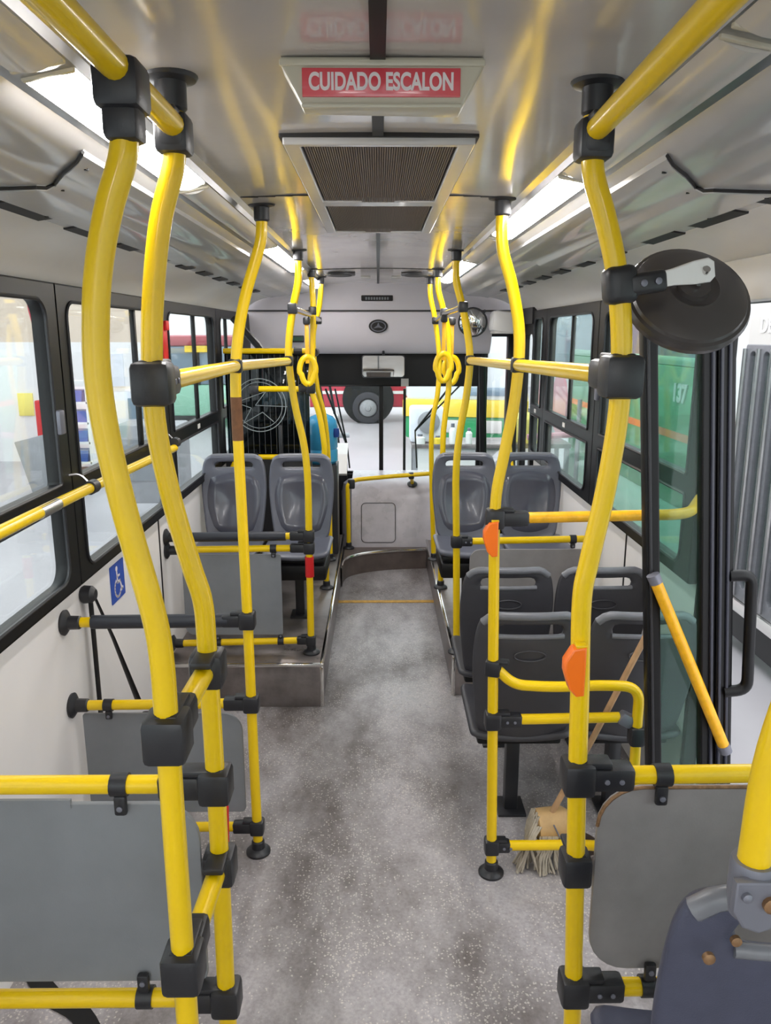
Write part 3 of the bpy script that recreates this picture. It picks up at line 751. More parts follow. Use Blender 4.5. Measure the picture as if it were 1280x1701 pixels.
B().tube([(-.4905, 2.68, 1.79), (-.490, 2.68, 1.64)], .0198, 18).obj('worn_band', mat('brown_scuffed_paint', (112, 72, 40), .6, var=.3, scale=40), pE)
Y = 4.06
pF = pole('slim yellow pole at the front left platform with a red strap', [(-.401, Y, 2.41), (-.402, Y, 2.34), (-.405, Y, 2.254), (-.439, Y, 2.106), (-.463, Y, 1.896), (-.438, Y, 1.65), (-.395, Y, 1.43), (-.379, Y, 1.23), (-.380, Y, .9), (-.381, Y, .375), (-.380, Y, .25)])
tag(B().tube([(-.380, 4.06, .815), (-.380, 4.06, .70)], .024, 14).obj('pole_strap', 'red'), 'red plastic strap wrapped around the slim left pole', 'strap')
pI = pole('slim yellow pole standing beside the right grey platform seats', [(.393, Y, 2.41), (.392, Y, 2.34), (.397, Y, 2.254), (.437, Y, 2.106), (.473, Y, 1.895), (.459, Y, 1.68), (.429, Y, 1.49), (.414, Y, 1.264), (.424, Y, .9), (.435, Y, .37), (.437, Y, .25)])
Y = 5.2
pG = pole('yellow pole by the smoked partition ending on the left aisle seat', [(-.432, Y, 2.41), (-.431, Y, 2.36), (-.424, Y, 2.174), (-.439, Y, 1.827), (-.452, Y, 1.67), (-.398, Y, 1.47), (-.369, Y, 1.27), (-.369, Y, 1.12), (-.369, Y, .25)])
pJ = pole('yellow pole behind the right aisle seat, nearer of two', [(.390, Y, 2.41), (.388, Y, 2.29), (.421, Y, 2.17), (.464, Y, 1.98), (.470, Y, 1.67), (.446, Y, 1.43), (.437, Y, 1.22), (.437, Y, .25)])
Y = 5.9
pG2 = pole('farthest left yellow pole beside the blue jug', [(-.423, Y, 2.41), (-.420, Y, 2.35), (-.436, Y, 2.2), (-.485, Y, 1.98), (-.465, Y, 1.625), (-.415, Y, 1.4), (-.388, Y, 1.073), (-.385, Y, .4), (-.385, Y, .25)])
pJ2 = pole('farthest right yellow pole seen above the right aisle seat', [(.382, Y, 2.41), (.383, Y, 2.284), (.421, Y, 2.11), (.456, Y, 1.85), (.451, Y, 1.58), (.413, Y, 1.35), (.408, Y, 1.07), (.438, Y, .25)])
# pole on the near seat bracket
t = pole('thick yellow pole rising from the seat bracket in the bottom right corner', [(.60, .80, 2.335), (.60, .80, 2.22), (.59, .80, 2.05), (.55, .80, 1.85), (.49, .80, 1.68), (.455, .80, 1.53), (.448, .80, 1.40), (.447, .80, 1.345)], ceil=False, foot=False)
B().lathe((.447, .80, 1.315), (0, 0, 1), [(.022, 0), (.026, .03), (.026, .068), (.024, .074)], 24).obj('socket', 'bracket', t)
B().plate([[(-.033, .062), (-.033, .022), (-.020, 0), (0, -.008), (.020, 0), (.033, .022), (.033, .062)]], .012, frame((.447, .776, 1.318), (1, 0, 0), (0, 0, 1)), .003).obj('bracket', 'bracket', t)
B().lathe((.456, .770, 1.352), (0, -1, 0), [(.010, 0), (.010, .006), (.006, .008)], 12).obj('bolt', 'rust', t)
B().lathe((.427, .770, 1.362), (0, -1, 0), [(.006, 0), (.006, .005), (.003, .007)], 12).obj('bolt', 'bracket', t)
B().lathe((.455, .835, 1.245), (0, -1, 0), [(.007, 0), (.007, .006), (.004, .008)], 12).obj('bolt', 'rust', t)
B().lathe((.421, .832, 1.222), (0, -1, 0), [(.008, 0), (.008, .006), (.005, .008)], 12).obj('bolt', 'rust', t)

# ------------------------------------------------------------------ rails
def rail(name, label, pts, loc=None, group=None, m='yellow', r=R_TUBE, cat='rail'):
    t = thing(name, label, cat, loc or pts[0], group)
    B().tube(pts, r, 16).obj('tube', m, t); return t
# overhead rails
t = rail('overhead_rail', 'yellow overhead rail along the top left corner of the photo', [(-.335, -.6, 2.335), (-.336, 1.40, 2.335)])
clamp(t, (-.338, 1.12, 2.318), (0, 1, 0), (0, 0, -1), .05, 1.15, False)
clamp(t, (-.341, 1.40, 2.325), (0, 0, 1), (0, -1, 0), .02, 1.05, False)
t = rail('overhead_rail', 'yellow overhead rail along the top right corner of the photo', [(.345, -.6, 2.335), (.352, .8, 2.335), (.367, 1.42, 2.335)])
clamp(t, (.368, 1.42, 2.322), (0, 0, 1), (0, -1, 0), .02, 1.1, False)
# head height rails
t = rail('grab_rail', 'head height yellow rail joining three poles on the left', [(-.398, 1.42, 1.914), (-.487, 2.68, 1.895), (-.464, 4.06, 1.865)])
clamp(t, (-.403, 1.40, 1.914), (0, 0, 1), (-.07, 1, 0), .09, 1.3)
clamp(t, (-.487, 2.68, 1.895), (0, 0, 1), (0, 1, 0), .05, .8, False)
clamp(t, (-.464, 4.06, 1.865), (0, 0, 1), (0, -1, 0), .04, .85, False)
t = rail('grab_rail', 'head height yellow rail joining three poles on the right', [(.442, 1.44, 1.925), (.454, 2.55, 1.902), (.473, 4.06, 1.868)])
clamp(t, (.441, 1.42, 1.925), (0, 0, 1), (0, 1, 0), .09, 1.3)
clamp(t, (.454, 2.55, 1.902), (0, 0, 1), (0, 1, 0), .05, .8, False)
clamp(t, (.473, 4.06, 1.868), (0, 0, 1), (0, -1, 0), .04, .85, False)
# short strap rails
t = rail('strap_rail', 'short overhead rail for hanging straps on the left', [(-.439, 4.06, 2.128), (-.437, 5.2, 2.122), (-.437, 5.9, 2.10)], m='chrome', r=.016)
for x, y, z in ((-.436, 4.06, 2.128), (-.428, 5.2, 2.15), (-.445, 5.9, 2.10)): clamp(t, (x, y, z), (0, 0, 1), (0, 1, 0), .03, .9, False)
t = rail('strap_rail', 'short overhead rail for hanging straps on the right', [(.434, 4.06, 2.136), (.425, 5.2, 2.13), (.424, 5.9, 2.10)], m='chrome', r=.016)
for x, y, z in ((.432, 4.06, 2.136), (.43, 5.2, 2.14), (.424, 5.9, 2.10)): clamp(t, (x, y, z), (0, 0, 1), (0, 1, 0), .03, .9, False)
t = rail('cross_rail', 'short yellow rail above the smoked partition', [(-1.1, 5.6, 1.885), (-.45, 5.6, 1.885)])
B().tube([(-.60, 5.6, 1.885), (-.54, 5.6, 1.885)], .03, 10).obj('clamp', 'black', t)
B().tube([(-.47, 5.75, 1.87), (-.47, 5.9, 1.87)], .03, 10).obj('clamp', 'black', t)
t = rail('cross_rail', 'short yellow stub rail on the pole before the smoked partition', [(-.80, 5.2, 1.645), (-.46, 5.2, 1.645)])
clamp(t, (-.452, 5.2, 1.65), (0, 0, 1), (-1, 0, 0), .06, 1.15, False)
B().box((-.83, 5.2, 1.64), (.07, .05, .06), .012).obj('end_bracket', 'black', t)
# two slanted looking short rails between the left poles
t = rail('short_rail', 'upper short yellow rail between the two nearest left poles', [(-.335, 1.14, 1.377), (-.335, 1.39, 1.366)])
clamp(t, (-.337, 1.12, 1.377), (0, 0, 1), (0, 1, 0), .07, 1.3, False); clamp(t, (-.333, 1.40, 1.366), (0, 0, 1), (0, -1, 0), .02, 1.2, False)
t = rail('short_rail', 'lower short yellow rail between the two nearest left poles', [(-.335, 1.14, .940), (-.333, 1.39, .925)])
clamp(t, (-.337, 1.12, .940), (0, 0, 1), (0, 1, 0), .07, 1.25, False); clamp(t, (-.331, 1.40, .925), (0, 0, 1), (0, -1, 0), .02, 1.2, False)

def wall_socket(t, x, y, z, s, k=1.):
    B().lathe((x, y, z), (s, 0, 0), [(.046 * k, 0), (.048 * k, .008), (.036 * k, .016), (.026 * k, .022), (.025 * k, .06), (.021 * k, .065)], 22).obj('wall_socket', 'black', t)
def clip(t, x, y, z, up, ln=.045):
    """strap round the rail with a tongue bolted to the board"""
    o = B(); o.tube([(x - .017, y, z), (x + .017, y, z)], .0235, 14)
    o.box((x, y - .006, z - up * (.02 + ln / 2)), (.026, .016, ln), .006)
    o = o.obj('clip', 'black', t)
    B().lathe((x, y - .013, z - up * (.02 + ln * .6)), (0, -1, 0), [(.006, 0), (.006, .004), (.003, .005)], 10).obj('screw', 'bracket', o)
def board(label, loop, y, m='panel', group='grey boards under the barrier rails'):
    t = thing('modesty_board', label, 'board', (sum(p[0] for p in loop) / len(loop), y, min(p[1] for p in loop)), group)
    B().plate([loop], .012, frame((0, y, 0), (1, 0, 0), (0, 0, 1)), .0015).obj('sheet', m, t)
    return t
# near left barrier
Y = 1.40
t = rail('barrier_rail', 'upper yellow barrier rail above the nearest left grey board', [(-1.13, Y, 1.113), (-.345, Y, 1.113)])
clamp(t, (-.331, Y, 1.113), (0, 0, 1), (-1, 0, 0), .085, 1.2); wall_socket(t, XL, Y, 1.113, 1); clip(t, -.524, Y, 1.113, 1)
t = rail('barrier_rail', 'lower yellow barrier rail below the nearest left grey board', [(-1.13, Y, .595), (-.345, Y, .595)])
clamp(t, (-.333, Y, .595), (0, 0, 1), (-1, 0, 0), .085, 1.15); wall_socket(t, XL, Y, .595, 1); clip(t, -.508, Y, .597, -1)
t = board('nearest left grey board with an uneven top edge behind the two yellow poles', rrect(-1.10, -.372, .632, 1.064, (.01, .02, .085, .01)), Y + .012)
B().bx(-1.10, -.63, Y + .004, Y + .012, 1.055, 1.074).obj('top_strip', 'panel', t)
# near right barrier
Y = 1.42
t = rail('barrier_rail', 'upper yellow barrier rail above the right grey board with rusty corner', [(.42, Y, 1.115), (1.18, Y, 1.122)])
clamp(t, (.408, Y, 1.115), (0, 0, 1), (1, 0, 0), .085, 1.2); wall_socket(t, XR, Y, 1.122, -1); clip(t, .582, Y, 1.116, 1)
t = rail('barrier_rail', 'lower yellow barrier rail below the right grey board with rusty corner', [(.44, Y, .594), (1.18, Y, .596)])
clamp(t, (.428, Y, .594), (0, 0, 1), (1, 0, 0), .085, 1.15); wall_socket(t, XR, Y, .596, -1); clip(t, .592, Y, .596, -1)
t = board('brown grey board with rounded corners on the right beside the corner seat', rrect(.458, 1.12, .636, 1.083, (.085, .02, .02, .09)), Y + .012, 'panel_dark')
b = B(); b.tube([(x, Y + .006, z) for x, z in rrect(.458, 1.12, .636, 1.083, (.085, .02, .02, .09))[20:30]], .004, 6); b.obj('worn_edge', 'rust', t)
clamp(pC, (.415, Y, .900), (0, 0, 1), (0, 1, 0), .02, 1.15, False, 'collar')
# wheelchair barrier on the left
Y = 2.68
t = rail('padded_bar', 'nearer black padded backrest bar of the left wheelchair bay', [(-1.12, Y, .968), (-.49, Y, .975)], group='black padded bars')
B().tube([(-1.055, Y, .969), (-.555, Y, .974)], .0255, 16).obj('padding', 'foam', t)
clamp(t, (-.484, Y, .975), (0, 0, 1), (-1, 0, 0), .075, 1.1); wall_socket(t, XL, Y, .967, 1)
t = rail('barrier_rail', 'yellow barrier rail under the nearer black padded bar', [(-1.12, Y, .636), (-.49, Y, .642)])
clamp(t, (-.482, Y, .642), (0, 0, 1), (-1, 0, 0), .085, 1.1); wall_socket(t, XL, Y, .636, 1); clip(t, -1.02, Y, .637, 1, .035)
t = rail('barrier_rail', 'low yellow barrier rail near the floor at the left wheelchair bay', [(-1.12, Y, .114), (-.49, Y, .114)])
clamp(t, (-.480, Y, .114), (0, 0, 1), (-1, 0, 0), .085, 1.); wall_socket(t, XL, Y, .114, 1)
board('light grey board with one rounded corner in the left wheelchair bay', rrect(-1.125, -.522, .175, .597, (.01, .02, .075, .01)), Y + .012)
# front left barrier on the platform edge
Y = 4.06
t = rail('padded_bar', 'farther black padded bar in front of the left grey seats', [(-1.12, Y, .925), (-.385, Y, .932)], group='black padded bars')
B().tube([(-1.03, Y, .926), (-.505, Y, .931)], .026, 16).obj('padding', 'foam', t)
clamp(t, (-.380, Y, .932), (0, 0, 1), (-1, 0, 0), .085, 1.1); wall_socket(t, XL, Y, .925, 1)
t = rail('barrier_rail', 'yellow barrier rail directly above the far left grey board', [(-1.12, Y, .855), (-.385, Y, .864)])
clamp(t, (-.380, Y, .864), (0, 0, 1), (-1, 0, 0), .085, 1.1); wall_socket(t, XL, Y, .852, 1); clip(t, -.575, Y, .861, 1, .03)
t = rail('barrier_rail', 'yellow barrier rail below the far left grey board', [(-1.12, Y, .310), (-.385, Y, .326)])
clamp(t, (-.381, Y, .326), (0, 0, 1), (-1, 0, 0), .07, 1.); wall_socket(t, XL, Y, .310, 1); clip(t, -.90, Y, .314, -1, .02); clip(t, -.55, Y, .322, -1, .02)
board('far left grey board before the left grey seats on the platform', rrect(-1.08, -.538, .357, .826, (.05, .01, .01, .05)), Y + .012)
# right middle barrier in front of the platform
t = rail('barrier_rail', 'yellow barrier rail behind the second row of dark seats on the right', [(.43, Y, .898), (1.17, Y, .912)])
clamp(t, (.424, Y, .898), (0, 0, 1), (1, 0, 0), .07, 1.1); wall_socket(t, XR, Y, .912, -1); clip(t, 1.06, Y, .910, 1, .03)
board('dark grey board behind the second row of dark seats on the right', rrect(.50, 1.17, .36, .850, (.05, .01, .01, .06)), Y + .012, 'panel_dark')
# mop barrier at the right pole
Y = 2.55
t = rail('barrier_rail', 'worn orange yellow rail from the right pole to the window pillar', fillet([(.40, Y, 1.389), (1.06, Y, 1.402), (1.20, 2.80, 1.41)], .08), m='yellow_worn')
clamp(t, (.396, Y, 1.389), (0, 0, 1), (1, 0, 0), .09, 1.15, False)
t = rail('hoop_rail', 'bent yellow hoop rail over the mop beside the dark seat', fillet([(.42, Y - .005, .838), (.48, Y - .02, .785), (.62, Y - .02, .775), (.80, Y - .02, .782), (.93, Y - .02, .775), (.93, Y - .02, .60), (.945, Y - .02, 0)], .09, 8))
clamp(t, (.407, Y, .843), (0, 0, 1), (1, -.3, -.5), .02, 1., False)
B().box((.931, Y - .02, .585), (.056, .056, .075), .012).obj('joint', 'black', t)
floor_flange(t, .945, Y - .02, 0)
t = rail('barrier_rail', 'yellow barrier rail just above the mop handle crossing', [(.42, Y, .638), (.87, Y, .646)])
clamp(t, (.412, Y, .638), (0, 0, 1), (1, 0, 0), .085, 1.1)
B().box((.895, Y - .005, .640), (.06, .046, .05), .012, Matrix.Rotation(.5, 3, 'Y')).obj('elbow', 'bracket', t)
t = rail('barrier_rail', 'lowest yellow barrier rail in front of the mop head', fillet([(.43, Y, .118), (.76, Y, .120), (.82, Y - .12, .20)], .06))
clamp(t, (.423, Y, .118), (0, 0, 1), (1, 0, 0), .06, 1.)
# front hoop on the console
t = rail('front_hoop', 'bent yellow hoop rail in front of the grey console', fillet([(-.262, 6.52, .17), (-.268, 6.54, .74), (-.20, 6.56, .775), (.15, 6.6, .80), (.56, 6.62, .825)], .05))
floor_flange(t, -.262, 6.52, .17)
B().box((-.235, 6.55, .74), (.06, .05, .085), .012).obj('clamp', 'black', t)
B().tube([(.30, 6.75, .70), (.285, 6.62, .80)], .016, 10).obj('post', 'yellow', t)
B().box((.285, 6.615, .80), (.05, .05, .06), .012).obj('clamp', 'black', t)
B().lathe((.30, 6.755, .695), (0, -.4, 1), [(.045, 0), (.045, .01), (.02, .03)], 18).obj('post_flange', 'black', t)
# window rail on the left
t = rail('window_rail', 'yellow handrail along the left windows held by wire brackets', smooth([(-1.05, .9, 1.475), (-1.05, 2.0, 1.466), (-1.05, 2.7, 1.456), (-1.05, 3.95, 1.43)], 3))
B().tube([(-1.05, 2.33, 1.4605), (-1.05, 2.47, 1.459)], .0205, 14).obj('steel_band', 'silver', t)
for y in (2.78, 3.97):
    B().tube([(-1.05, y - .025, 1.456), (-1.05, y + .025, 1.455)], .026, 14).obj('collar', 'black', t)
    B().tube(fillet([(-1.145, y - .02, 1.50), (-1.09, y, 1.505), (-1.05, y, 1.46)], .02), .0045, 8).obj('wire_bracket', 'silver', t)

# ------------------------------------------------------------------ hanging straps
def strap(x, y, z0, z1, label):
    t = thing('hanging_strap', label, 'strap', (x, y, z1), 'yellow hanging straps')
    B().box((x, y, (z0 + z1 + .13) / 2), (.026, .006, z0 - z1 - .13), .001).obj('webbing', 'yellow_worn', t)
    lp = [(x + .052 * math.sin(a) * (1 if math.cos(a) < .3 else .78), y + .01 * math.sin(a), z1 + .085 - .088 * math.cos(a)) for a in [2 * PI * k / 30 for k in range(31)]]
    B().tube(lp, .0125, 10, flat=1.5).obj('loop_handle', 'yellow', t)
    B().box((x, y, z0), (.045, .05, .05), .012).obj('hanger', 'black', t)
strap(-.462, 5.12, 2.085, 1.685, 'yellow hanging strap loop on the left near the sun blind')
strap(.425, 5.12, 2.10, 1.705, 'left of the two yellow hanging strap loops on the right')
strap(.492, 5.28, 2.085, 1.68, 'right of the two yellow hanging strap loops on the right')

# ------------------------------------------------------------------ stop buttons
def stop_button(x, y, z, k, label):
    t = thing('stop_button', label, 'button', (x, y, z - .05 * k), 'orange stop buttons')
    h = [(.012, -.052), (.020, -.050)]
    lp = [(.016, .052), (.016, -.050), (.0, -.052), (-.014, -.036), (-.025, .0), (-.025, .022), (-.010, .048)]
    B().plate([[(a * k, b * k) for a, b in lp]], .030 * k, frame((x, y, z), (1, 0, 0), (0, 0, 1)), .004 * k).obj('housing', 'orange', t)
    B().bx(x - .004 * k, x + .018 * k, y - .012, y + .016, z + .048 * k, z + .055 * k, .002).obj('cap', 'yellow', t)
stop_button(.384, 1.393, 1.362, 1.0, 'orange stop button on the nearest right pole')
stop_button(.384, 2.525, 1.325, 1.2, 'orange stop button on the pole beside the mop barrier')

# ------------------------------------------------------------------ black mirror on the right pole
t = thing('door_mirror', 'large round black backed convex mirror clamped to the nearest right pole', 'mirror', (.56, 1.45, 1.98))
mc = Vector((.572, 1.47, 2.067)); ax = Vector((0, -.80, .60)).normalized()
B().lathe(mc, ax, [(.104, -.024), (.114, -.018), (.1165, -.006), (.113, .002), (.107, .004), (.104, .010), (.085, .020), (.05, .028), (.046, .030), (.040, .026), (.030, .026), (.028, .034), (0, .036)], 48).obj('back_shell', mat('brown_black_shell', (66, 61, 60), .3, coat=.3), t)
B().lathe(mc - ax * .022, -ax, [(.103, 0), (.08, .014), (.04, .023), (0, .026)], 40).obj('glass', 'mirror', t)
a0, a1 = Vector((.487, 1.40, 2.094)), Vector((.583, 1.415, 2.112))
d = (a1 - a0).normalized()
B().plate([[(-.002, -.016), (.03, -.016), (.07, -.021), (.098, -.022), (.108, -.014), (.108, .012), (.098, .020), (.07, .019), (.03, .013), (-.002, .011)]], .010, frame(a0, d, (0, 0, 1)), .003).obj('arm', 'white', t)
B().tube([a1 + Vector((-.008, -.010, 0)), a1 + Vector((-.008, .022, -.022))], .007, 10).obj('bolt', 'chrome', t)
b = B(); b.box((.428, 1.42, 2.085), (.056, .056, .066), .014, Matrix.Rotation(-.12, 3, 'Y'), 3); b.box((.470, 1.405, 2.088), (.07, .026, .038), .009, Matrix.Rotation(-.15, 3, 'Y'), 3)
cl = b.obj('clamp', 'black', t)
for x in (.462, .487): B().lathe((x, 1.392, 2.088 + (x - .47) * .15), (0, -1, 0), [(.006, 0), (.006, .004), (.003, .005)], 10).obj('screw', 'bracket', cl)

# ------------------------------------------------------------------ warning sign and roof vent
t = thing('warning_sign', 'beige box with a red CUIDADO ESCALON sign hanging from the ceiling', 'sign', (0, 1.32, 2.34))
B().plate([[(-.150, 2.418), (-.150, 2.406), (-.118, 2.349), (.130, 2.345), (.164, 2.404), (.164, 2.418)]], .055, frame((0, 1.345, 0), (1, 0, 0), (0, 0, 1)), .003).obj('housing', 'beige', t)
B().box((.007, 1.3165, 2.409), (.318, .008, .010), .002).obj('top_edge', 'beige', t)
B().box((.006, 1.3165, 2.348), (.250, .008, .006), .002).obj('bottom_edge', 'beige', t)
f = B().box((.0055, 1.3165, 2.381), (.246, .004, .041), .001).obj('red_face', 'red_face', t)
B().mesh(text_mesh('CUIDADO ESCALON', .0345, .0004, .0011), frame((.0055, 1.3142, 2.381), (1, 0, 0), (0, 0, 1)) @ Matrix.Diagonal((.70, 1, 1, 1))).obj('lettering', 'letter', f)
t = thing('roof_vent', 'rectangular ceiling vent with two brown ribbed grilles in a pale frame', 'vent', (0, 2.5, 2.40))
fr = [rrect(-.205, .210, 1.79, 3.28, .004), rrect(-.168, .173, 1.812, 2.53, .004), rrect(-.168, .173, 2.61, 3.245, .004)]
B().plate(fr, .024, frame((0, 0, 2.409), (1, 0, 0), (0, 1, 0)), .003).obj('frame', 'duct', t)
B().plate([rrect(-.212, .217, 1.782, 3.288, .004)], .010, frame((0, 0, 2.416), (1, 0, 0), (0, 1, 0))).obj('gasket', 'dark_slot', t)
for y0, y1 in ((1.812, 2.53), (2.61, 3.245)):
    b = B(); n = 62
    for k in range(n):
        x = -.163 + .331 * (k + .5) / n; z = 2.4035 - (.004 if .33 < k / n < .64 else 0)
        b.box((x, (y0 + y1) / 2, z), (.0036, y1 - y0, .005))
    b.obj('grille', 'grille', t)

# ------------------------------------------------------------------ folded middle door
t = thing('door_1', None, None, (.98, 2.32, 0), kind='structure')
SH = .088
def leaf_mtx(y): return frame((.983, y, 1.05), (1, 0, 0), (-SH * 0, 0, 1)) @ Matrix(((1, -SH, 0, 0), (0, 1, 0, 0), (0, 0, 1, 0), (0, 0, 0, 1)))
Yd = 2.32
B().plate([rrect(-.128, .092, -1.04, 1.10, .01), rrect(-.082, .046, -.95, .955, (.03, .03, .045, .045))], .040, leaf_mtx(Yd), .006).obj('leaf_frame', 'rubber', t)
B().plate([rrect(-.09, .055, -.96, .965, .03)], .006, leaf_mtx(Yd + .004)).obj('pane', 'glass_door', t)
B().plate([rrect(.092, .150, -1.04, 1.10, .01)], .055, leaf_mtx(Yd + .006), .010).obj('second_leaf', 'rubber', t)
for x in (.072, .098, .122): B().plate([rrect(x, x + .010, -1.03, 1.08, .004)], .012, leaf_mtx(Yd - .024), .003).obj('rubber_seal', mat('blue_black_seal', (52, 54, 66), .35), t)
B().plate([rrect(-.118, -.108, -1.03, 1.08, .004)], .012, leaf_mtx(Yd - .020), .003).obj('rubber_seal', 'black', t)
h = B().tube([(.858, 2.275, 1.255), (1.128, 2.275, .685)], .0185, 16).obj('door_handle', 'yellow_worn', t)
for p, q in (((.849, 2.277, 1.274), (.862, 2.275, 1.247)), ((1.124, 2.275, .693), (1.137, 2.277, .666))): B().tube([p, q], .0205, 14).obj('end_cap', 'bracket', h)
B().tube(fillet([(1.10, 2.30, 1.262), (1.165, 2.29, 1.268), (1.19, 2.29, .880), (1.12, 2.30, .868)], .045), .0185, 12).obj('pull_handle', 'rubber', t)
# door opening surround
B().bx(XR - .02, XR + .05, 1.5, 2.80, 2.10, 2.22).obj('door_1_header', 'rubber', kind='structure')
B().bx(XR, XR + .05, 2.755, 2.79, 0, 2.12).obj('trim_door_jamb', 'rubber', kind='structure')
B().bx(XR - .03, XR + .055, 1.5, 2.80, -.04, .006, .003).obj('trim_door_sill', 'silver', kind='structure')

B().bx(1.12, 1.20, 1.3, 2.72, 2.10, 2.228, .006).obj('trim_door_cover', 'cream', kind='structure')

# ------------------------------------------------------------------ wheelchair bay details
t = thing('wheelchair_sign', 'blue sticker with a white wheelchair symbol on the left wall', 'sign', (XL, 3.27, .85))
mw = frame((XL + .002, 3.272, .935), (0, 1, 0), (0, 0, 1))
B().plate([rrect(-.088, .088, -.085, .085, .006)], .003, mw).obj('sheet', 'blue', t)
mw = frame((XL + .0035, 3.272, .935), (0, 1, 0), (0, 0, 1))
b = B(); b.plate([oval(-.008, .058, .012, .012, 16)], .002, mw)
def stroke(pts, w): 
    for p, q in zip(pts, pts[1:]):
        d = Vector((q[0] - p[0], q[1] - p[1])); n = Vector((-d.y, d.x)).normalized() * w / 2; d = d.normalized() * w * .35
        b.plate([[(p[0] - d.x + n.x, p[1] - d.y + n.y), (p[0] - d.x - n.x, p[1] - d.y - n.y), (q[0] + d.x - n.x, q[1] + d.y - n.y), (q[0] + d.x + n.x, q[1] + d.y + n.y)]], .002, mw)
stroke([(-.008, .042), (-.004, -.005), (.026, -.005), (.044, -.050), (.056, -.045)], .012)
stroke([(-.006, .022), (.024, .022)], .010)
arcp = [(-.005 + .040 * math.cos(a), -.030 + .040 * math.sin(a)) for a in [math.radians(115 + k * 22) for k in range(11)]]
stroke(arcp, .010)
b.obj('symbol', 'letter', t)
t = thing('seat_belt', 'black wheelchair belt hanging from a knob on the left wall', 'belt', (-1.13, 2.87, .2))
B().lathe((XL, 2.872, 1.010), (1, 0, 0), [(.03, 0), (.036, .01), (.034, .04), (.02, .055)], 18).obj('anchor', 'black', t)
B().box((-1.128, 2.872, .62), (.004, .042, .74), .001).obj('vertical_strap', 'rubber', t)
B().tube([(-1.125, 2.90, 1.0), (-1.12, 3.06, .75), (-1.10, 3.28, .32)], [.006, .009, .016], 8, flat=.3).obj('slanted_strap', 'rubber', t)
B().box((-1.10, 3.32, .20), (.06, .14, .10), .012).obj('retractor', 'black', t)
B().box((-1.02, 3.55, .012), (.10, .12, .02), .004).obj('floor_anchor', 'black', t)
t = thing('floor_strap', 'black strap lying on the floor in the bottom left corner', 'strap', (-.95, 1.95, 0))
b = B(); pts = [(-1.12, 2.10), (-1.02, 2.00), (-.90, 1.93), (-.80, 1.80), (-.70, 1.62)]; pts = [(p.x, p.y) for p in smooth([(a, c_, 0) for a, c_ in pts], 4)]
ve = []
for i, (x, y) in enumerate(pts):
    q = Vector(pts[min(i + 1, len(pts) - 1)]) - Vector(pts[max(i - 1, 0)]); nn = Vector((-q.y, q.x)).normalized() * .03
    ve.append([b.bm.verts.new((x + s_ * nn.x, y + s_ * nn.y, zz)) for s_, zz in ((1, .001), (1, .006), (-1, .006), (-1, .001))])
for p, q in zip(ve, ve[1:]):
    for k in range(4): b.bm.faces.new((p[k], p[(k + 1) % 4], q[(k + 1) % 4], q[k]))
b.obj('webbing', 'rubber', t)
t = thing('red_lever', 'narrow red lever with black base standing behind the second left pole', 'lever', (-.585, 2.60, 0))
B().tube([(-.588, 2.60, .07), (-.582, 2.60, .255)], .012, 10).obj('rod', 'red', t)
B().lathe((-.586, 2.60, 0), (0, 0, 1), [(.035, 0), (.036, .02), (.028, .05), (.016, .075)], 18).obj('base', 'black', t)
t = thing('emergency_hammer', 'red emergency hammer case on the left pillar between two windows', 'hammer', (-1.13, 4.16, 1.84))
B().bx(-1.148, -1.115, 4.11, 4.20, 1.84, 2.05, .008).obj('case', 'red', t)
B().bx(-1.118, -1.098, 4.13, 4.18, 2.02, 2.07, .006).obj('head', 'red', t)

# ------------------------------------------------------------------ mop
t = thing('mop', 'wooden handled string mop leaning behind the yellow barrier on the right', 'mop', (.68, 2.66, 0))
B().tube([(.655, 2.625, .185), (.80, 2.62, .52), (.985, 2.61, .98)], .0115, 12).obj('handle', 'wood', t)
B().lathe((.60, 2.63, .150), (1, .05, .05), [(.045, 0), (.06, .01), (.062, .05), (.062, .11), (.05, .13)], 24).obj('head_block', mat('tan_mop_block', (196, 160, 110), .6, var=.15, scale=20), t)
b = B()
for k in range(54):
    if k < 34:
        x0 = .595 + random.uniform(-.012, .01); a = random.uniform(-1.2, 1.2)
        p0 = (x0 + .01, 2.63 + .06 * math.sin(a), .15 + .06 * math.cos(a)); p1 = (x0 - .02, 2.60 + .05 * math.sin(a), .13)
        xe = x0 + random.uniform(-.07, .06); ye = 2.58 + random.uniform(-.05, .03)
    else:
        x0 = random.uniform(.61, .68)
        p0 = (x0, 2.572, .14); p1 = (x0 - .005, 2.555, .10); xe = x0 + random.uniform(-.03, .03); ye = 2.54 + random.uniform(-.02, .02)
    b.tube(smooth([p0, p1, ((x0 + xe) / 2 - .01, (p1[1] + ye) / 2, .06), (xe, ye, .006)], 3), .0045, 5)
b.obj('strands', 'cotton', t)
B().tube(smooth([(.66, 2.57, .19), (.70, 2.555, .12), (.73, 2.52, .145)], 4), .003, 6).obj('wire', 'bracket', t)
t = thing('bucket', 'dark round bucket on the floor behind the mop strands', 'bucket', (.76, 2.60, 0))
B().lathe((.765, 2.605, 0), (0, 0, 1), [(.07, 0), (.078, .012), (.082, .078), (.085, .082), (.08, .085), (.072, .03), (0, .03)], 28).obj('body', 'front_floor', t)
B().tube([(.765 + .083 * math.cos(a), 2.605, .08 - .03 * math.sin(a)) for a in [PI * k / 14 for k in range(15)]], .003, 6).obj('bail_handle', 'bracket', t)

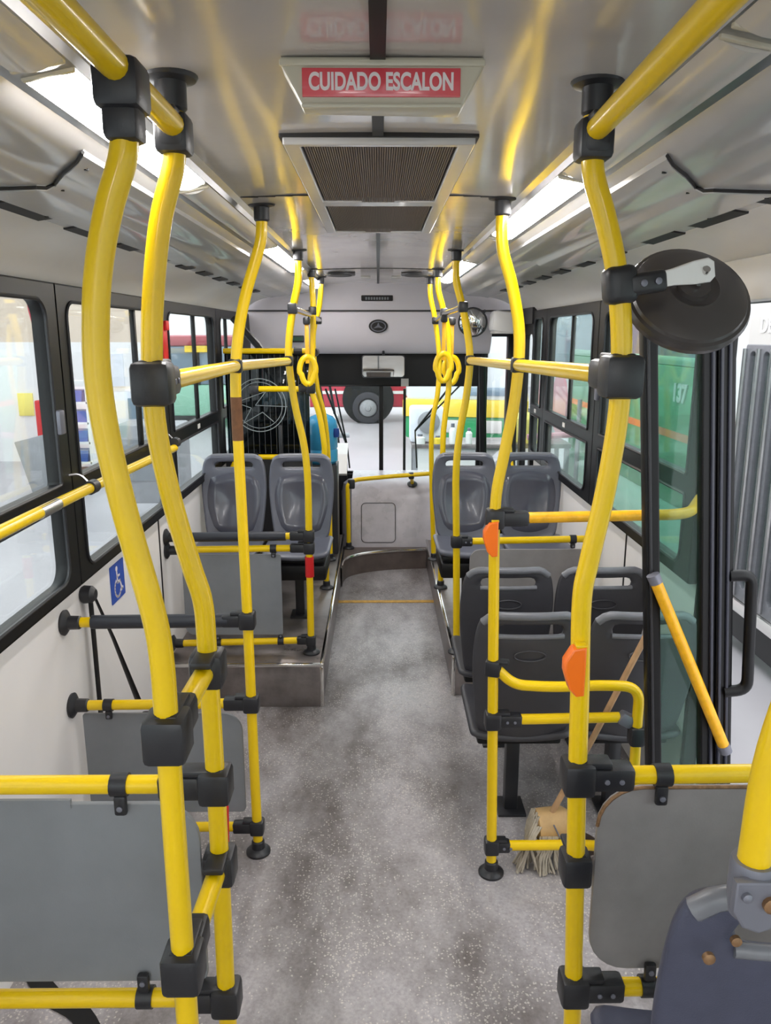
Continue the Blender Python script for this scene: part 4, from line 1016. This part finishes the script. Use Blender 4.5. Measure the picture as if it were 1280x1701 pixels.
# ------------------------------------------------------------------ workshop around the bus
GZ = -.36
B().bx(-14, 16, -6, 40, GZ - .1, GZ).obj('floor_workshop', 'concrete', kind='structure')
b = B(); b.bx(-12, -4.3, 14.6, 14.8, GZ, 1.86); b.obj('wall_workshop_lower', 'hall_white', kind='structure')
B().bx(-12, -4.3, 14.6, 14.8, 1.86, 7).obj('wall_workshop_upper', 'hall_beige', kind='structure')
B().bx(-9.2, -9.0, -6, 14.8, GZ, 7).obj('wall_workshop_side', 'hall_white', kind='structure')
B().bx(-14, 16, 36, 36.2, GZ, 9).obj('wall_workshop_far', 'hall_white', kind='structure')
B().bx(9, 9.2, -6, 36, GZ, 8).obj('wall_workshop_right', 'hall_white', kind='structure')
b = B()
b.tube([(-5.45, 12.4, 5), (-5.4, 12.4, 2.4), (-5.15, 12.4, 1.0), (-4.85, 12.4, .1)], .035, 8)
tag(b.obj('wall_pipe', 'bus_red'), 'thin red pipe running down the workshop wall', 'pipe')
t = thing('shelf_rack', 'white shelf rack with blue bins seen through the second left window', 'shelf', (-4.67, 12, GZ))
for x in (-4.90, -4.42): B().bx(x - .02, x + .02, 11.8, 12.2, GZ, 1.5).obj('upright', 'white', t)
SZ = (-.25, .05, .36, .66, .97, 1.28)
for z in SZ: B().bx(-4.9, -4.42, 11.8, 12.2, z, z + .03).obj('shelf_board', 'white', t)
for i, (z, x0, x1, m, lb) in enumerate(((.08, -4.86, -4.50, 'bin', 'lowest blue bin on the white shelf rack'), (.39, -4.86, -4.48, 'bin', 'blue bin on the third shelf of the white rack'), (.69, -4.86, -4.46, 'bin', 'blue bin on the fourth shelf of the white rack'), (1.0, -4.84, -4.52, 'bin', 'topmost blue bin on the white shelf rack'), (-.22, -4.82, -4.52, 'cardboard', 'brown box on the bottom shelf of the white rack'))):
    tag(B().extr([(x0, z), (x1, z), (x1 + .02, z + .17), (x0 - .02, z + .17)], 'Y', 11.85, 12.15).obj('storage_bin', m), lb, 'bin', 'bins on the workshop shelf rack')
tag(B().bx(-4.74, -4.58, 11.3, 11.6, GZ, .58, .03).obj('green_crate', 'green_plastic'), 'green plastic crate standing beside the white shelf rack', 'crate')
tag(B().box((-6.6, 14.58, .72), (.28, .03, .42), .005).obj('hazard_board', 'yellow_sign'), 'yellow warning board on the workshop wall at far left', 'sign')
tag(B().bx(-6.15, -5.75, 13.9, 14.3, GZ, .85, .03).obj('red_drum', 'red'), 'red drum outside the nearest left window', 'drum')
tag(B().box((-5.1, 11.6, .05), (.55, .06, .9), .01, Matrix.Rotation(-.25, 3, 'Y')).obj('metal_sheet', 'grey_metal'), 'grey metal sheet leaning on the workshop wall', 'sheet')
for i, (x, z, lb) in enumerate(((-5.2, 1.5, 'left pale poster on the workshop wall'), (-4.85, 1.35, 'right pale poster on the workshop wall'))):
    tag(B().bx(x - .12, x + .12, 14.57, 14.6, z - .3, z + .3).obj('poster', 'paper'), lb, 'poster')
t = thing('parts_cabinet', 'grey glazed parts cabinet seen through the second left window', 'cabinet', (-3.9, 13, GZ))
B().bx(-4.2, -3.55, 12.9, 13.4, GZ, 1.1, .01).obj('body', 'paper', t)
for z in (-.1, .35, .8): B().bx(-4.15, -3.6, 12.88, 12.9, z - .17, z + .17).obj('pane', 'bus_glass', t)
t = thing('tool_trolley', 'cluttered grey trolley outside the third left window', 'trolley', (-2.9, 9.8, GZ))
B().bx(-3.3, -2.5, 9.6, 10.2, -.1, .9, .03).obj('body', 'grey_metal', t)
for z in (.2, .5): B().bx(-3.25, -2.55, 9.58, 9.6, z, z + .22).obj('drawer', 'panel', t)
t = thing('hall_bus', 'bus with a red roof band far outside the third left window', 'bus', (-6, 22, GZ))
B().bx(-8.5, -3.7, 20, 27, GZ + .3, .75, .08).obj('lower_body', 'green_pale', t)
B().bx(-8.5, -3.72, 20.03, 27, .75, 1.70, .02).obj('window_band', 'bus_glass', t)
B().bx(-8.5, -3.7, 20, 27, 1.70, 1.98, .1).obj('red_roof_band', mat('faded_red_paint', (176, 84, 92), .4), t)
B().bx(-4.9, -4.2, 19.96, 20.0, 1.56, 1.72).obj('yellow_board', 'bus_yellow', t)
for x in (-7.6, -6.6, -5.6, -4.6): B().bx(x - .05, x + .05, 20.0, 20.03, .75, 1.7).obj('window_pillar', 'dark_slot', t)

# red vehicle seen straight ahead
t = thing('red_truck', 'red vehicle side with one wheel seen straight ahead', 'truck', (-.6, 21.5, GZ))
B().bx(-2.4, .85, 21.2, 23.6, .05, 2.6, .08).obj('body', 'bus_red', t)
B().bx(-2.3, .86, 21.17, 21.2, .42, .50).obj('white_stripe', 'white', t)
B().lathe((-.28, 21.16, .28), (0, -1, 0), [(.70, 0), (.70, .03)], 32).obj('wheel_arch', 'rubber', t)
w_ = B().lathe((-.28, 20.95, .06), (0, -1, 0), [(.30, -.2), (.42, -.18), (.42, .06), (.36, .09), (.27, .09), (.26, .03), (.08, .05), (.07, .1), (0, .1)], 36).obj('wheel', 'tyre', t)
B().lathe((-.28, 20.90, .06), (0, -1, 0), [(.23, 0), (.20, .03), (.09, .05), (.07, .09), (0, .10)], 28).obj('hub', 'grey_metal', w_)
# yellow, green and white bus, workbench with engine parts
t = thing('striped_bus', 'white bus with yellow stripe and green skirt parked ahead on the right', 'bus', (4, 16, GZ))
rot = Matrix.Rotation(-.18, 4, 'Z'); rot.translation = Vector((3.6, 15.5, 0))
def lb_(x0, x1, y0, y1, z0, z1, bev=0.):
    b = B(); b.bx(x0, x1, y0, y1, z0, z1, bev)
    bmesh.ops.transform(b.bm, matrix=rot, verts=b.bm.verts); return b
lb_(-3.1, -.62, 0, 8, .66, 3.2, .12).obj('upper_body', 'bus_white', t)
lb_(-3.15, -.58, -.02, 8, .34, .70, .03).obj('yellow_stripe', 'bus_yellow', t)
lb_(-3.1, -.62, .05, 8, GZ + .25, .36, .05).obj('green_skirt', 'green', t)
lb_(-1.9, -1.0, -.05, .1, .78, .95, .03).obj('dark_window', 'bus_glass', t)
for x in (-2.4, -1.6): lb_(x, x + .5, -.03, .1, .02, .28, .03).obj('headlamp', 'label', t)
t = thing('workbench', 'steel workbench with engine parts outside the windscreen', 'workbench', (1.35, 10.6, GZ))
B().bx(.45, 2.6, 10.3, 11.0, .50, .56, .008).obj('worktop', 'steel', t)
for x in (.5, 2.55):
    for y in (10.35, 10.95): B().bx(x - .03, x + .03, y - .03, y + .03, GZ, .5).obj('leg', 'grey_metal', t)
B().bx(.5, 2.55, 10.35, 10.95, .0, .04).obj('lower_shelf', 'grey_metal', t)
t = thing('engine_block', 'pale engine block standing on the workbench ahead', 'engine', (.62, 10.6, .56))
B().box((.66, 10.65, .80), (.46, .4, .48), .04).obj('casting', 'paper', t)
B().lathe((.68, 10.44, .84), (0, -1, 0), [(.15, 0), (.15, .03), (.1, .05), (.05, .06)], 24).obj('flange', 'grey_metal', t)
for i, (x, r, h, m, lb) in enumerate(((.56, .07, .12, 'white', 'short white can on the workbench'), (.80, .06, .10, 'bus_yellow', 'low pale yellow tin on the workbench'), (1.0, .05, .26, 'white', 'tall white bottle on the workbench beside the engine block'), (1.22, .045, .20, 'white', 'left of two small white bottles on the workbench'), (1.36, .045, .20, 'white', 'right of two small white bottles on the workbench'))):
    t = thing('bench_bottle', lb, 'bottle', (x, 10.36, .56), 'containers on the workbench')
    B().lathe((x, 10.36, .56), (0, 0, 1), [(r, 0), (r, h * .7), (r * .5, h * .85)], 14).obj('body', m, t)
    B().lathe((x, 10.36, .56 + h * .85), (0, 0, 1), [(r * .5, 0), (r * .5, h * .2)], 12).obj('cap', 'bracket', t)
t = thing('pale_drum', 'pale yellow drum on the workbench at right', 'drum', (2.1, 10.6, .56))
B().lathe((2.1, 10.6, .56), (0, 0, 1), [(.24, 0), (.25, .03), (.25, .32), (.2, .38), (.05, .4)], 28).obj('body', 'yellow_sign', t)
B().lathe((2.1, 10.6, .96), (0, 0, 1), [(.05, 0), (.05, .05)], 12).obj('cap', 'bracket', t)
t = thing('bench_post', 'thin steel stand with a red cross arm beside the workbench', 'stand', (2.6, 9.8, GZ))
B().tube([(2.55, 9.8, GZ), (2.55, 9.8, 1.2)], .03, 8).obj('post', 'grey_metal', t)
B().tube([(1.9, 9.8, .72), (2.62, 9.8, .76)], .04, 8).obj('arm', 'bus_pink', t)
t = thing('grey_ramp', 'grey steel ramp leaning below the workbench', 'ramp', (1.0, 9.6, GZ))
B().box((1.15, 9.4, .22), (1.3, .35, .05), .01, Matrix.Rotation(-.75, 3, 'Y')).obj('plate', 'grey_metal', t)
t = thing('white_machine', 'white garage machine with hoses left of the red vehicle', 'machine', (-1.4, 12, GZ))
B().bx(-1.55, -1.1, 12, 12.5, GZ, 1.7, .05).obj('column', 'white', t)
B().box((-.82, 11.9, .72), (.35, .3, .32), .08, Matrix.Rotation(.4, 3, 'Y')).obj('hood', 'white', t)
B().tube([(-1.1, 11.9, .45), (-.45, 11.9, .48)], .04, 8).obj('lever', 'grey_metal', t)
for x in (-.95, -.8): B().tube(smooth([(x, 11.8, 1.6), (x + .12, 11.8, .9), (x + .2, 11.8, .25)], 4), .02, 6).obj('hose', 'rubber', t)
# wiper arms outside the windscreen
for pts, lb in ((((-.50, 7.36, 1.50), (-.30, 7.36, .95)), 'left windscreen wiper arm outside the glass'), (((.70, 7.36, 1.55), (.35, 7.36, 1.1)), 'right windscreen wiper arm outside the glass')):
    t = thing('wiper', lb, 'wiper', pts[1], 'windscreen wipers')
    B().tube(pts, .010, 6).obj('blade', 'rubber', t)
    B().tube([(pts[0][0] + .09, 7.36, pts[0][1 + 1]), pts[1], (pts[1][0] + .02, 7.36, .74)], .008, 6).obj('arm', 'rubber', t)
tag(B().bx(.235, .26, 7.345, 7.37, .62, 1.5).obj('outer_rod', 'rubber'), 'thin dark vertical rod outside the windscreen right of its divider', 'rod')
# neighbouring green bus on the right with a folding door
t = thing('green_bus', 'green and white bus numbered 137 parked beside the right windows', 'bus', (3.6, 8, GZ))
X0 = 2.72
B().bx(X0, X0 + 2.4, 5.75, 11.0, .45, 1.72, .02).obj('green_side', 'green', t)
B().bx(X0 - .004, X0 + 2.3, 5.75, 11.0, 1.06, 1.13).obj('orange_stripe', 'orange', t)
B().bx(X0 + .01, X0 + 2.4, 5.75, 11.0, GZ + .2, .46, .02).obj('pale_skirt', 'green_pale', t)
B().bx(X0 + .01, X0 + 2.4, 5.7, 11.0, 1.72, 1.80, .01).obj('waist_band', 'green_pale', t)
B().bx(X0 + .02, X0 + 2.4, 5.7, 11.0, 1.80, 2.75).obj('window_band', 'bus_glass', t)
B().bx(X0, X0 + 2.4, 3.2, 11.0, 2.75, 3.2, .05).obj('roof', 'bus_white', t)
B().mesh(text_mesh('137', .22, .004, .009), frame((X0 - .012, 6.98, 1.475), (0, -1, 0), (0, 0, 1))).obj('number', 'hall_white', t)
B().bx(X0 - .01, X0 + .03, 5.76, 6.14, GZ + .3, 2.75).obj('door_post', 'bus_white', t)
B().bx(X0 - .01, X0 + .03, 3.2, 5.76, 1.93, 2.75).obj('door_header', 'label', t)
B().mesh(text_mesh('DE', .15, .002, .003), frame((X0 - .014, 5.50, 2.06), (0, -1, 0), (0, 0, 1))).obj('header_letters', 'hall_white', t)
mt = frame((X0, 0, 0), (0, 1, 0), (0, 0, 1))
y = 5.75
for k in range(6):
    y1 = y - .41
    d_ = B().plate([rrect(y1, y, .06, 1.93, .02), rrect(y1 + .05, y1 + .14, .16, 1.88, .04), rrect(y1 + .25, y1 + .34, .16, 1.88, .04)], .05, mt, .006).obj('door_leaf', 'seat_edge', t)
    B().bx(X0 + .005, X0 + .012, y1 + .03, y1 + .37, .12, 1.91).obj('pane', 'glass_r', d_)
    for yy in (y1 + .195, y1 + .40): B().tube([(X0 - .03, yy, .08), (X0 - .03, yy, 1.90)], .022, 10).obj('silver_rib', 'silver', d_)
    y = y1
B().bx(X0 + .30, X0 + .36, 3.2, 5.75, -.02, 1.62).obj('inner_board', 'grey_metal', t)
B().bx(X0 - .05, X0 + .1, 3.2, 5.75, -.03, .06, .01).obj('door_sill', 'chrome', t)
B().bx(X0 - .02, X0 + .1, 3.2, 5.75, GZ + .12, -.03).obj('door_skirt', 'rubber', t)
B().bx(X0 + .9, X0 + .95, 3.2, 5.7, 0, 2.7).obj('inner_panel', 'bus_white', t)
t = thing('pink_bus', 'white and pinkish red bus beyond the green one on the right', 'bus', (4.5, 16, GZ))
B().bx(X0 + .1, X0 + 2.4, 11.3, 13.9, GZ + .3, 3.1, .1).obj('body', 'bus_white', t)
B().bx(X0 + .08, X0 + 2.3, 11.35, 13.8, 1.45, 2.35, .02).obj('window_band', 'bus_glass', t)
for y, z in ((12.0, .95), (13.2, .85)): B().lathe((X0 + .1, y, z), (-1, 0, 0), [(.48, 0), (.48, .03)], 30).obj('pink_disc', 'bus_pink', t)
B().bx(X0 + .07, X0 + .1, 11.35, 13.8, 2.5, 2.7).obj('red_band', 'bus_red', t)
